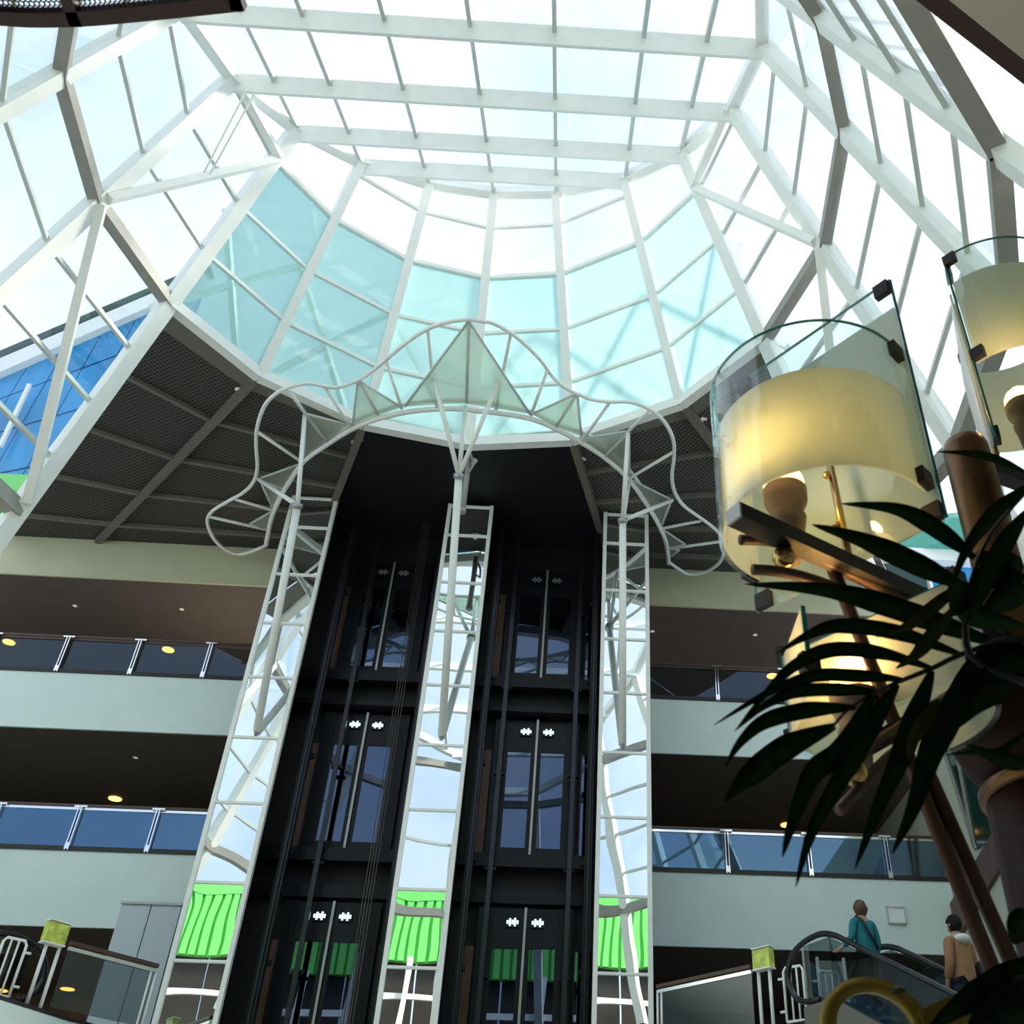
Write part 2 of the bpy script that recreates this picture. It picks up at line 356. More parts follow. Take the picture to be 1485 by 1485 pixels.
# ------------------------------------------------------------------ wire-mesh soffits either side of the lift bay
WALLY = 23.0; WALLTOP = 16.12; RW = 9.2
def joint(k, xw): return cone(ANG[k], H1)+V((0, 0, .14)), V((xw, WALLY, WALLTOP+.14))
sofL = sroot('ceiling_mesh_left', (-9, 20, 16)); sofR = sroot('ceiling_mesh_right', (4, 20, 17))
JL = [('A', -15.1), ('B', -12.45), ('C', -6.72)]; JR = [('E', 1.35), ('F', 7.0), ('G', 9.15)]
for root, J, mm in ((sofL, JL, 'mesh'), (sofR, JR, 'meshR')):
    for n, (k, xw) in enumerate(J):
        p, q = joint(k, xw)
        if k in 'BCEF': MB().bar(p-V((0, 0, .12)), q-V((0, 0, .02)), .17, .24).build('joist', 'soffitbar', root)
    for (k, xw), (k2, xw2) in zip(J[:-1], J[1:]):
        p, q = joint(k, xw); p2, q2 = joint(k2, xw2)
        MB().slab([p+V((0, 0, -.1)), p2+V((0, 0, -.1)), p2.lerp(q2, .07)+V((0, 0, -.1)), p.lerp(q, .07)+V((0, 0, -.1))], .05).build('edge_plate', 'soffitbar', root)
        ts = [.07, .25, .465, .68, .88, 1.0]
        for j in range(5):
            t0, t1 = ts[j], ts[j+1]
            a, b, c, d = p.lerp(q, t0), p2.lerp(q2, t0), p2.lerp(q2, t1), p.lerp(q, t1)
            MB().slab([a, b, c, d], .03).build('mesh_panel', mm, root)
            if j: MB().bar(a-V((0, 0, .06)), b-V((0, 0, .06)), .10, .12).build('cross_bar', 'soffitbar', root)
# ------------------------------------------------------------------ galleries on the back wall
LV = [(3.55, 1.95), (7.92, 6.32), (12.25, 10.78)]     # floor level, bottom of its white fascia
back = sroot('wall_back', (0, 29, 0))
MB().box(-20, 12, 29, 29.3, -1.6, 16.2).build('rear_lining', 'soffit', back)
for x0, x1, side in ((-20, -6.85, 'left'), (2.05, RW, 'right')):
    for zt, zb in LV:
        MB().box(x0, x1, WALLY, WALLY+.06, zb, zt).build('fascia', 'wall', back)
        MB().box(x0, x1, WALLY-.03, WALLY+.02, zt-.01, zt+.09).build('edge_trim', 'trimblack', back)
    MB().box(x0, x1, WALLY, WALLY+.06, 15.04, WALLTOP+.16).build('fascia', 'cream', back)
for n, (zt, zb) in enumerate(LV[:]+[(16.15, 15.04)]):
    fl = sroot('floor_gallery' if n < 3 else 'ceiling_gallery', (0, 26, zb))
    for x0, x1 in ((-20, -6.85), (2.05, RW)):
        MB().box(x0, x1, WALLY+.06, 29, zb, zb+.05).build('soffit_board', 'soffit', fl)
        MB().box(x0, x1, WALLY+.06, 29, zb+.06, zt).build('floor_slab', 'stone', fl)
    if n < 3: MB().box(-6.85, 2.05, 23.3, 29, zb, zt).build('lobby_slab', 'soffit', fl)
# glass balustrades
def balustrade(pt_fn, xs, x0, x1, z, label, chrome):
    t = thing('glass_balustrade', ((x0+x1)/2, WALLY, z+.09), label, 'balustrade', 'gallery balustrades')
    y = WALLY+.06
    MB().box(x0, x1, y-.035, y+.035, z+1.0, z+1.06).build('handrail', 'handrail', t)
    MB().box(x0, x1, y-.03, y+.03, z+.93, z+.985).build('rail_channel', 'chrome' if chrome else 'handrail', t)
    ed = [x0]+list(xs)+[x1]
    for a, b in zip(ed[:-1], ed[1:]):
        if b-a > .1: MB().box(a+.02, b-.02, y-.008, y+.008, z+.1, z+.93).build('glass_pane', 'balbright' if chrome else 'balglass', t)
    for x in xs:
        po = MB().box(x-.045, x-.02, y-.11, y-.05, z-.0, z+1.0).box(x+.02, x+.045, y-.11, y-.05, z, z+1.0).build('post', 'chrome', t)
        MB().box(x-.14, x+.14, y-.10, y-.02, z+.97, z+1.01).build('saddle', 'chrome', po)
        MB().box(x-.05, x+.05, y-.12, y-.05, z+.02, z+.16).build('shoe', 'chrome', po)
xl3 = [-15.70, -13.95, -12.20, -10.45, -8.70]
xl2 = [aty(108, 1195, 22.95).x-1.75*i for i in (3, 2, 1, 0)]+[aty(222, 1200, 22.95).x]
xr3 = [aty(1040, 990, 22.95).x+1.75*i for i in (0, 1, 2)]
xr2 = [aty(q, 1238, 22.95).x for q in (1055, 1174, 1287)]
balustrade(0, xl3, -20, -6.9, 12.25, 'glass balustrade with steel posts on the upper left gallery', False)
balustrade(0, xl2, -20, -6.9, 7.92, 'glass balustrade reflecting green roof on the lower left gallery', True)
balustrade(0, xr3, 2.1, RW-.05, 12.25, 'dark glass balustrade on the upper right gallery beside the lamp', False)
balustrade(0, xr2, 2.1, RW-.05, 7.92, 'glass balustrade with bright blue reflections on the lower right gallery', True)
# downlights set in the gallery soffits
def downlight(px, py, z, lit, label):
    p = atz(px, py, z); t = thing('downlight', (p.x, p.y, z), label, 'light', 'recessed gallery downlights')
    r = .15 if lit else .07
    MB().lathe((p.x, p.y, z-.018), [(r*.9, 0), (r*1.12, .0), (r*1.12, .018), (r*.9, .018)], 16).build('trim_ring', 'seam' if not lit else 'down', t)
    MB().lathe((p.x, p.y, z-.03), [(r*.3, 0), (r*.88, .014), (r*.88, .02)], 16).build('lens', 'down' if lit else 'downoff', t)
for q in ((13, 931, 15.04, 1, 'lit amber downlight at the far left of the top left gallery ceiling'),
          (244, 942, 15.04, 1, 'lit amber downlight above the top left balustrade near the mirror column'),
          (109, 878, 15.04, 0, 'small unlit downlight at the left of the top left soffit'),
          (264, 883, 15.04, 0, 'small unlit downlight near the right end of the top left soffit'),
          (167, 1158, 10.78, 1, 'lit amber downlight just above the lower left balustrade rail'),
          (197, 1098, 10.78, 0, 'small pinkish downlight in the middle left soffit'),
          (98, 1434, 6.32, 1, 'lit amber downlight seen under the bottom left railing'),
          (1, 1436, 6.32, 1, 'lit amber downlight at the frame edge, bottom left'),
          (1120, 980, 15.04, 1, 'lit amber downlight on the top right ceiling by the lamp shade'),
          (1095, 920, 15.04, 0, 'small unlit downlight in the top right soffit beside the lamp'),
          (946, 915, 15.04, 0, 'small reddish downlight in the top right soffit beside the mirror column'),
          (1141, 1196, 10.78, 1, 'lit amber downlight just above the lower right balustrade rail')):
    downlight(*q)
# ------------------------------------------------------------------ lift bay
DY = 22.5; SX0, SX1 = -6.9, 2.1
shaft = sroot('wall_shaft', (-2.4, 23, 10))
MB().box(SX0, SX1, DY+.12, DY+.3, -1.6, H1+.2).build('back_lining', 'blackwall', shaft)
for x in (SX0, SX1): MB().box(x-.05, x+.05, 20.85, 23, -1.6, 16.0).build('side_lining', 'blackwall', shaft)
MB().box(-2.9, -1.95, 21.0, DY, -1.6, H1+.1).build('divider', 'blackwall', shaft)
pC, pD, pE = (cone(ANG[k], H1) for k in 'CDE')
MB().slab([V((pC.x-.3, pC.y-.1, H1+.25)), V((pD.x, pD.y+.1, H1+.25)), V((pE.x+.3, pE.y-.1, H1+.25)), V((2.2, 23, H1+.25)), V((-7.0, 23, H1+.25))], .1, (0, 0, 1)).build('ceiling_lining', 'blackwall', shaft)  # black colour stands for the darkness of an unlit lift head ceiling
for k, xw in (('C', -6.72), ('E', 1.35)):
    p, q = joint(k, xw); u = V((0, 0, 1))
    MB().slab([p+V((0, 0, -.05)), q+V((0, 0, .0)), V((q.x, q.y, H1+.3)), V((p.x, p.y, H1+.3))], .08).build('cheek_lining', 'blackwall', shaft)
MB().box(SX0, SX1, DY-.35, DY+.1, 12.25-.95, 12.25-.93).build('ledge', 'blackwall', shaft)
dn = 0
for li, (dc, lname) in enumerate(((-4.41, 'left'), (-.395, 'right'))):
    bx0, bx1 = (SX0+.05, -2.9) if li == 0 else (-1.95, SX1-.05)
    for fi, zf in enumerate((3.55, 7.92, 12.27)):
        dn += 1
        d = sroot('door_%d' % dn, (dc, DY, zf))
        MB().box(bx0, bx1, DY-.28, DY, zf-.28, zf-.0).build('sill_beam', 'navy', d)
        MB().box(bx0, bx1, DY-.10, DY, zf-1.0, zf-.72).build('lintel_beam', 'navy', d)
        MB().box(dc-.98, dc+.98, DY-.06, DY, zf+2.55, zf+3.28).build('header', 'navy', d)
        for s in (-1, 1):
            MB().box(dc+s*.86-.13, dc+s*.86+.13, DY-.12, DY, zf, zf+3.28).build('jamb', 'navy', d)
            lf = MB()
            x0, x1 = sorted((dc+s*.04, dc+s*.74)); g0, g1 = sorted((dc+s*.12, dc+s*.655))
            lf.box(x0, g0, DY-.10, DY-.04, zf, zf+2.6).box(g1, x1, DY-.10, DY-.04, zf, zf+2.6).box(g0, g1, DY-.10, DY-.04, zf, zf+.2).box(g0, g1, DY-.10, DY-.04, zf+2.47, zf+2.6)
            lo = lf.build('door_leaf', 'navy', d)
            MB().box(g0, g1, DY-.08, DY-.065, zf+.2, zf+2.47).build('glass_pane', 'dkglass', lo)
            lm = MB(); lx = dc+s*.265
            lm.box(lx-.14, lx+.14, DY-.10, DY-.05, zf+2.88, zf+3.06)
            lo = lm.build('lantern_case', 'navy', d)
            la = MB(); rng = random.Random(li*10+s)
            for q in range(5):
                xx = lx-.13+q*.052; hh = (.05, .09, .06, .10, .05)[q]
                la.box(xx+.004, xx+.046, DY-.115, DY-.099, zf+2.97-hh/2-.02*(q % 2), zf+2.97+hh)
            la.build('lantern_glint', 'glint' if fi < 2 else 'seam', lo)
        MB().box(dc-.026, dc+.026, DY-.16, DY-.10, zf, zf+3.28).build('seam_strip', 'seam', d)
        # side lights / timber reveal
        if li == 0: MB().box(dc-1.27, dc-1.0, DY-.05, DY, zf, zf+2.5).build('timber_panel', 'wood', d)
        else: MB().box(dc-1.3, dc-1.03, DY-.05, DY, zf, zf+2.5).build('timber_panel', 'wood', d)
        sp = MB().box(dc+1.03, dc+1.42, DY-.05, DY, zf, zf+2.5).build('side_panel', 'navy', d)
        MB().box(dc+1.08, dc+1.38, DY-.075, DY-.055, zf+.08, zf+2.42).build('side_glass', 'dkglass', sp)
def guide(name, x, y, w, d, label, mt='rail'):
    m_ = MB().box(x-w/2, x+w/2, y-d/2, y+d/2, -1.6, 16.4)
    o = m_.build(name, 'navy', None, origin=(x, y, -1.6)); tag(o, label, 'rail')
    MB().box(x-w*.12, x+w*.12, y-d/2-.05, y-d/2, -1.6, 16.4).build('running_edge', mt, o)
    MB().box(x+w*.32, x+w*.45, y-d/2-.03, y-d/2, -1.6, 16.4).build('running_edge', mt, o)
    for z in [1+2.17*i for i in range(7)]: MB().box(x-w*.8, x+w*.8, y+d/2, y+d/2+.12, z, z+.1).build('bracket', 'navy', o)
guide('guide_rail', -5.42, 21.5, .17, .16, 'dark guide rail along the left edge of the left lift shaft')
guide('guide_rail', -3.12, 21.5, .15, .16, 'dark guide rail in the left shaft beside the middle mirror column')
guide('guide_rail', -1.62, 21.5, .15, .16, 'dark guide rail in the right shaft beside the middle mirror column')
guide('guide_rail', .86, 21.5, .16, .16, 'dark guide rail at the right edge of the right lift shaft')
for x, s in ((-4.85, 'left of the doors in the left lift shaft'), (-1.2, 'left of the doors in the right lift shaft'), (.48, 'right of the doors in the right lift shaft')):
    o = MB().box(x-.05, x+.05, 22.0, 22.08, -1.6, 16.4).build('counterweight_rail', 'rail', None, origin=(x, 22, -1.6)); tag(o, 'slim dark counterweight rail '+s, 'rail')
    for z in [1+2.17*i for i in range(7)]: MB().box(x-.12, x+.12, 22.08, 22.2, z, z+.06).build('bracket', 'navy', o)
for i in range(4):
    x = -3.72+.06*i
    o = MB().tube([(x, 21.7, -1.6), (x, 21.7, 16.4)], .011, 6).build('hoist_cable', 'cable', None, origin=(x, 21.7, -1.6))
    tag(o, '%s of four thin steel hoist cables in the left lift shaft' % ('leftmost', 'second from left', 'third from left', 'rightmost')[i], 'cable', 'hoist cables in the left shaft')
# mirror columns
YL = 20.7
for x0, x1, lab in ((-6.88, -5.82, 'tall white framed mirror column left of the lifts'), (-2.95, -1.89, 'tall white framed mirror column between the two lifts'), (1.02, 2.08, 'tall white framed mirror column right of the lifts')):
    t = thing('mirror_column', ((x0+x1)/2, YL, -1.6), lab, 'mirror', 'mirror columns of the lift front')
    zs = [-1.6, .8, 2.25, 3.7, 5.15, 6.6, 8.22, 9.67, 11.12, 12.53, 13.9, 15.32, 16.24]
    for x in (x0, x1): MB().box(x-.045, x+.045, YL-.05, YL+.08, -1.6, 16.28).build('stile', 'white', t)
    for z in zs[1:]:
        MB().box(x0, x1, YL-.035, YL+.03, z-.025, z+.025).build('transom', 'white', t)
    for z0, z1 in zip(zs[:-1], zs[1:]):
        MB().box(x0+.045, x1-.045, YL, YL+.02, z0+.025, z1-.025).build('mirror_pane', 'mirror', t)
    MB().box(x0+.02, x1-.02, YL+.03, YL+.28, -1.6, 16.2).build('backing', 'navy', t)
# rain pipe hanging from the ring over the middle column
pD = cone(ANG['D'], H1)
dp = thing('drain_pipe', (pD.x, pD.y+.3, 14.45), 'grey drain pipe hanging above the middle mirror column', 'pipe')
MB().tube([(pD.x, pD.y+.3, H1-.16), (pD.x, pD.y+.3, 14.5)], .07, 10).build('pipe', 'ribgrey', dp, True)
MB().tube([(pD.x+.04, pD.y+.15, H1-.2), (pD.x+.14, pD.y+.15, H1-.45), (pD.x+.14, pD.y+.05, H1-.65), (pD.x+.02, pD.y+.3, H1-.7)], .03, 8).build('overflow_spout', 'ribgrey', dp, True)
MB().lathe((pD.x, pD.y+.3, 14.45), [(.085, 0), (.085, .12)], 10).build('end_collar', 'ribgrey', dp)
# ------------------------------------------------------------------ crown sculpture in front of the lift head
c5 = lambda x, y: (300+x/3.7125, 430+y/3.7125)
c6 = lambda x, y: (660+x/3.536, 430+y/3.536)
def onarc(q, z0=16.05, drop=.25):
    z = z0
    for _ in range(4):
        p = atz(q[0], q[1], z); z = z0-drop*min(1, abs((p.x+2.4)/4.2))**2
    return atz(q[0], q[1], z)
arcp = lambda q: onarc(q, 16.0, .2)
wavp = lambda q: onarc(q, 16.55, .75)
def smooth(pts, n=6):
    out = []; k = len(pts)
    for i in range(k-1):
        p0, p1, p2, p3 = pts[max(i-1, 0)], pts[i], pts[i+1], pts[min(i+2, k-1)]
        for j in range(n):
            t = j/n; out.append(.5*((2*p1)+(p2-p0)*t+(2*p0-5*p1+4*p2-p3)*t*t+(3*p1-p0-3*p2+p3)*t**3))
    return out+[pts[-1]]
crown = thing('crown_canopy', (-2.4, YL, 9.85), 'white wavy steel crown with grey triangular fins on three poles in front of the lifts', 'sculpture')
wv = [c5(*q) for q in ((310,1345),(170,1388),(60,1330),(5,1230),(20,1165),(100,1110),(190,1060),(250,1000),(272,920),(265,800),(272,700),(310,590),(370,525),(440,490),(540,468),(620,480),(690,490),(770,470),(850,430),(930,370),(1000,310),(1080,245),(1180,180),(1290,140),(1400,125))]
wv += [c6(*q) for q in ((140,128),(200,140),(290,190),(380,265),(450,340),(500,410),(560,465),(640,505),(710,530),(800,540),(890,540),(960,560),(1030,600),(1085,660),(1120,740),(1122,830),(1112,920),(1125,1000),(1170,1070),(1250,1130),(1330,1190),(1375,1250),(1378,1310),(1350,1370),(1280,1415),(1200,1425),(1150,1400),(1100,1365))]
MB().tube(smooth([wavp(q) for q in wv], 4), .045, 8).build('wave_tube', 'white', crown, True)
lo = [c5(*q) for q in ((318,1340),(350,1190),(400,1070),(450,990),(520,890),(650,795),(780,715),(900,665),(1060,625),(1240,605),(1400,606))]+[c6(*q) for q in ((100,585),(200,595),(380,625),(510,675),(640,745),(760,820),(880,925),(960,1030),(1040,1160),(1080,1260),(1095,1370))]
up = [c5(*q) for q in ((345,1150),(440,1000),(525,890),(660,780),(790,690),(920,635),(1050,600),(1200,575),(1400,570))]+[c6(*q) for q in ((0,545),(150,555),(250,575),(390,605),(520,665),(650,710),(770,790),(890,905),(960,1000),(1020,1090))]
MB().tube(smooth([arcp(q) for q in lo], 4), .06, 8).build('arch_rail', 'white', crown, True)
MB().tube(smooth([arcp(q)+V((0, 0, .1)) for q in up], 4), .05, 8).build('arch_rail', 'white', crown, True)
apx = lambda q: onarc(q, 16.4, .65)
W_, A_, X_ = wavp, arcp, apx
def strut(p, q, r=.04): MB().tube([p, q], r, 7).build('strut', 'white', crown, True)
def fin(a, b, c):
    MB().slab([a, b, c], .012).build('fin', 'fin', crown)
    f = MB()
    for p, q in ((a, b), (a, c)): f.tube([p, q], .03, 6)
    f.build('fin_edge', 'greywhite', crown, True)
S5 = [((15,1185),'w',(320,1255),'a'),((150,1090),'w',(350,1150),'a'),((530,630),'x',(440,505),'w'),((275,730),'w',(510,890),'a'),((635,490),'w',(780,710),'a'),((965,345),'w',(1050,605),'a'),((1190,180),'w',(1210,390),'x'),((1210,390),'x',(1240,600),'a')]
S6 = [((285,190),'w',(245,390),'x'),((245,390),'x',(210,580),'a'),((475,370),'w',(388,610),'a'),((795,540),'w',(650,740),'a'),((890,690),'x',(1000,580),'w'),((1115,800),'w',(890,935),'a'),((1060,1190),'a',(1260,1150),'w'),((1090,1295),'a',(1370,1255),'w')]
fn = dict(w=wavp, a=arcp, x=apx)
for cc, SS in ((c5, S5), (c6, S6)):
    for p, k, q, k2 in SS: strut(fn[k](cc(*p)), fn[k2](cc(*q)))
F5 = [((230,1225),'w',(345,1160),'a',(320,1255),'a'),((280,982),'x',(490,905),'a',(415,1035),'a'),((285,985),'x',(410,1040),'a',(350,1130),'a'),((530,640),'x',(645,780),'a',(525,875),'a'),((532,630),'x',(755,690),'a',(650,785),'a'),((812,452),'w',(925,640),'a',(785,695),'a'),((818,452),'w',(1045,595),'a',(925,640),'a'),((1410,132),'w',(1065,592),'a',(1395,572),'a')]
F6 = [((72,130),'w',(60,548),'a',(385,603),'a'),((625,497),'w',(392,603),'a',(518,668),'a'),((627,497),'w',(518,668),'a',(648,715),'a'),((890,690),'x',(662,728),'a',(765,822),'a'),((892,695),'x',(772,822),'a',(893,925),'a'),((1115,1045),'x',(912,945),'a',(1000,1085),'a'),((1105,1055),'x',(1000,1088),'a',(1055,1185),'a'),((1180,1272),'w',(1065,1195),'a',(1090,1290),'a'),((1150,1300),'w',(1092,1292),'a',(1095,1340),'a')]
for cc, FF in ((c5, F5), (c6, F6)):
    for p, k, q, k2, r_, k3 in FF: fin(fn[k](cc(*p)), fn[k2](cc(*q)), fn[k3](cc(*r_)))
for base, node, yq, tips in (((640.5, 1066), (665.5, 690), 17.3, ((c5(1210,395), 'x'), (c5(1392,590), 'a'), (c6(240,395), 'x'))),
                             ((372.5, 1060), (431.5, 733), 17.9, ((c5(527,640), 'x'), (c5(505,895), 'a'), (c5(280,985), 'x'))),
                             ((903, 1078), (903, 755), 18.4, ((c6(887,695), 'x'), (c6(893,938), 'a'), (c6(1112,1045), 'x')))):
    b = aty(*base, YL-.03); q = aty(*node, yq)
    po = MB().tube([b, q], .085, 10).build('pole', 'white', crown, True)
    MB().tube([b-(q-b).normalized()*.12, b+(q-b).normalized()*.16], .05, 8).build('pin_joint', 'seam', po, True)
    MB().tube([q-(q-b).normalized()*.06, q+(q-b).normalized()*.05], .12, 10).build('collar', 'seam', po, True)
    for tq, k in tips: MB().tube([q, fn[k](tq)], .052, 8).build('branch', 'white', po, True)
# two white reflection lines by the left rib, modelled as thin tubes
for q0, q1, s in (((357, 132), (296, 250), 'left'), ((370, 134), (304, 253), 'right')):
    a = aty(*q0, 11.2); b = aty(*q1, 12.2)
    o = MB().tube([a, b], .02, 6).build('reflection_line', 'white', None, origin=a); tag(o, 'thin white reflection line under the left of the glass roof, %s of a pair' % s, 'cable')
# ------------------------------------------------------------------ floors, side walls, landing
g = sroot('floor', (0, 5, -1.6)); 
for i in range(6):
    for j in range(7): MB().box(-20+5*i+.01, -15+5*i-.01, -12+5*j+.01, -7+5*j-.01, -1.75, -1.6).build('stone_tile', 'stone', g)
wl = sroot('wall_left', (-20, 10, 0)); MB().box(-20.3, -20, -12, 29, -1.6, 11.5).build('wall_panel', 'wall', wl)
wr = sroot('wall_right', (RW, 15, 0))
MB().box(RW, RW+.3, -12, 29, -1.6, 11.8).build('wall_panel', 'rightwall', wr)  # near stretch, out of view, added to keep the sun off the lamp
p0, p1, p2 = (lambda px, py: (lambda r: r*(RW/r.x))(ray(px, py))), None, None
q0, q1 = p0(1388, 1305), p0(1470, 1215)
MB().slab([V((RW-.05, q0.y+1, q0.z-.95)), V((RW-.05, q0.y+1, q0.z-.15)), V((RW-.05, q1.y-1.5, q1.z+.75)), V((RW-.05, q1.y-1.5, q1.z+.1))], .1, (1, 0, 0)).build('stringer', 'wood', wr)
win = struct(MB().slab([V((RW-.03, a.y, a.z)) for a in (p0(1372, 1085), p0(1420, 1232), p0(1475, 1190), p0(1475, 1010))], .06, (1, 0, 0)).build('window_1', 'greenglass', None))
for a, b in (((1390, 1080), (1418, 1228)), ((1372, 1085), (1420, 1232))):
    MB().bar(V((RW-.08, p0(*a).y, p0(*a).z)), V((RW-.08, p0(*b).y, p0(*b).z)), .06, .06).build('mullion', 'ribgrey', win)
land = sroot('floor_landing', (-2, 20, 3.55))
for pts in ([(-20, 23), (-20, 18.5), (-8.0, 18.5), (-8.0, 16.9), (-7.85, 16.6), (-7.3, 18.0), (-6.95, 18.6), (-6.95, 23)], [(2.15, 23), (2.15, 19.2), (3.85, 17.3), (4.3, 16.5), (5.6, 16.9), (RW, 17.2), (RW, 23)]):
    MB().slab([V((x, y, 3.35)) for x, y in pts], .4, (0, 0, 1)).build('landing_slab', 'wall', land)
    MB().slab([V((x, y, 3.57)) for x, y in pts], .06, (0, 0, 1)).build('landing_edge', 'trimblack', land)
# landing railings
def landing_rail(a, b, label, mir):
    a, b = V((a[0], a[1], 3.6)), V((b[0], b[1], 3.6)); d = (b-a).normalized()
    t = thing('landing_railing', a, label, 'railing')
    U = V((0, 0, 1)); 
    be = b-d*.40
    MB().bar(a+U*.98, be+U*.98, .09, .06).build('handrail', 'handrail', t)
    MB().bar(a+U*.90, be+U*.90, .05, .055).build('rail_channel', 'chrome', t)
    MB().slab([a+U*.05, be+U*.05, be+U*.87, a+U*.87], .016).build('glass_pane', 'escglass', t)
    for k in (0, .09): MB().tube([a+d*k, a+d*k+U*.92], .022, 8).build('post', 'white', t, True)
    for k in (0, -.22): MB().tube([b+d*(k-.04), b+d*(k-.04)+U*.88], .03, 8).build('post', 'white', t, True)
    return t, d
rl, dl = landing_rail((-6.45, 18.80), (-7.72, 17.25), 'landing railing with brown handrail and glass at the bottom left', -1)
rr_, dr = landing_rail((2.05, 19.2), (3.72, 17.42), 'landing railing with brown handrail and glass at the bottom right', 1)
for e, d, s, lab in ((V((-7.64, 17.33, 3.6)), dl, -1, 'yellow green square lamp box on the bottom left railing post'), (V((3.62, 17.52, 3.6)), dr, 1, 'yellow green square lamp box on the bottom right railing post')):
    t = thing('lamp_box', e+V((0, 0, .885)), lab, 'lamp box')
    MB().slab([e+d*a+V((0, 0, z)) for a, z in ((-.17, .90), (.17, .90), (.17, 1.20), (-.17, 1.20))], .14).build('body', 'yellow', t)
    for z in (.885, 1.215): MB().slab([e+d*a+V((0, 0, z)) for a in (-.18,)]+[e+d*.18+V((0, 0, z))]+[e+d*.18+V((0, 0, z+.02)), e-d*.18+V((0, 0, z+.02))], .16).build('rim', 'white', t)
def gate(base, d, lab):
    t = thing('gate', base, lab, 'gate'); U = V((0, 0, 1))
    pts = [base+U*.05, base+d*.32+U*.05, base+d*.34+U*.12, base+d*.34+U*.78, base+d*.30+U*.84, base+d*.04+U*.84, base+U*.78, base+U*.05]
    MB().tube(pts, .022, 8).build('frame', 'white', t, True)
    for k in (.12, .23): MB().tube([base+d*k+U*.05, base+d*k+U*.84], .016, 6).build('bar', 'white', t, True)
    for z in (.2, .68): MB().tube([base+U*z, base-d*.1+U*z], .02, 6).build('hinge', 'white', t, True)
gate(V((-7.86, 17.0, 3.6)), V((-.75, -.66, 0)).normalized(), 'white tube gate beside the bottom left escalator')
gate(V((3.86, 17.2, 3.6)), V((.66, -.5, 0)).normalized(), 'white tube gate beside the lamp box at the bottom right')
gate(V((4.45, 17.3, 3.6)), V((.9, .1, 0)).normalized(), 'white tube gate standing behind the escalator newel')
# small portal behind the second gate
t = thing('control_post', (4.6, 17.9, 3.6), 'grey steel framed panel standing behind the escalator handrail', 'panel')
MB().box(4.6, 5.05, 17.86, 17.94, 3.6, 4.75).build('panel', 'seam', t)
for x in (4.6, 5.05): MB().tube([(x, 17.85, 3.6), (x, 17.85, 4.8)], .03, 8).build('post', 'white', t, True)
# pale two-leaf panel beside the left mirror column
t = thing('cladding_panel', (-8.3, 22.9, 3.6), 'pale blue white two leaf panel left of the left mirror column', 'panel')
a, b = aty(178, 1312, 22.85), aty(264, 1314, 22.85); mx_ = (a.x+b.x)/2
for x0, x1 in ((a.x, mx_-.012), (mx_+.012, b.x)): MB().box(x0, x1, 22.8, 22.9, 3.6, a.z).build('leaf', 'panel', t)
MB().box(a.x-.02, b.x+.02, 22.76, 22.92, a.z, a.z+.05).build('top_rail', 'seam', t)
# notice board
a, b = aty(1286, 1315, 22.95), aty(1314, 1339, 22.95)
t = thing('notice_board', ((a.x+b.x)/2, 22.97, b.z), 'small white square notice on the lower right white fascia', 'sign')
MB().box(a.x, b.x, 22.95, 23.0, b.z, a.z).build('board', 'notice', t)
for z in (a.z, b.z): MB().box(a.x-.02, b.x+.02, 22.93, 23.0, z-.015, z+.015).build('frame_rail', 'greywhite', t)
for x in (a.x, b.x): MB().box(x-.015, x+.015, 22.93, 23.0, b.z, a.z).build('frame_rail', 'greywhite', t)
# ------------------------------------------------------------------ escalators
def escalator(c, d, label):
    c = V((c[0], c[1], 3.6)); d = V((d[0], d[1], 0)).normalized(); n = V((-d.y, d.x, 0))
    t = thing('escalator', c, label, 'escalator'); U = V((0, 0, 1))
    def P(s, k, z):                       # s along the run (down), k across, z above the step line
        drop = 0 if s < .45 else min((s-.45)*.577, 5.2)
        return c+d*s+n*k+U*(z-drop)
    ss = [-.2, .8, 3, 5, 7, 9.0, 9.81]
    for k in (-.62, .62):
        gp = MB()
        gp.slab([P(-.2, k, 0), P(.8, k, 0), P(.45, k, .92), P(-.2, k, .92)], .016); gp.slab([P(.45, k, 0), P(9.8, k, 0), P(9.8, k, .92), P(.45, k, .92)], .016)
        gp.build('glass_panel', 'escglass', t)
        hr = [P(.1, k, .12), P(-.28, k, .16), P(-.5, k, .32), P(-.58, k, .55), P(-.5, k, .78), P(-.3, k, .93), P(0, k, 1.0), P(.3, k, 1.0), P(.6, k, .99), P(.95, k, .99), P(4, k, .99), P(9.8, k, .99)]
        MB().tube(smooth(hr, 3), .045, 8).build('handrail', 'rubber', t, True)
        MB().slab([P(-.2, k, -.35), P(.45, k, -.35), P(9.8, k, -.5), P(9.8, k, .06), P(.45, k, .06), P(-.2, k, .06)], .14, n).build('skirt', 'soffitbar', t)
    for i in range(23):
        s = .1+.4*i; z = P(s+.2, 0, 0).z
        if z < -1.5: break
        q = c+d*s; MB().slab([V((q.x, q.y, z))+n*-.54, V((q.x, q.y, z))+n*.54, V((q.x, q.y, z))+n*.54+d*.4, V((q.x, q.y, z))+n*-.54+d*.4], .06, U).build('step', 'navy', t)
    return P
PR = escalator((4.62, 16.4), (.45, -.89), 'right hand escalator with black handrails carrying two people')
PLf = escalator((-8.7, 17.76), (-.45, -.89), 'escalator with black handrail at the bottom left edge')
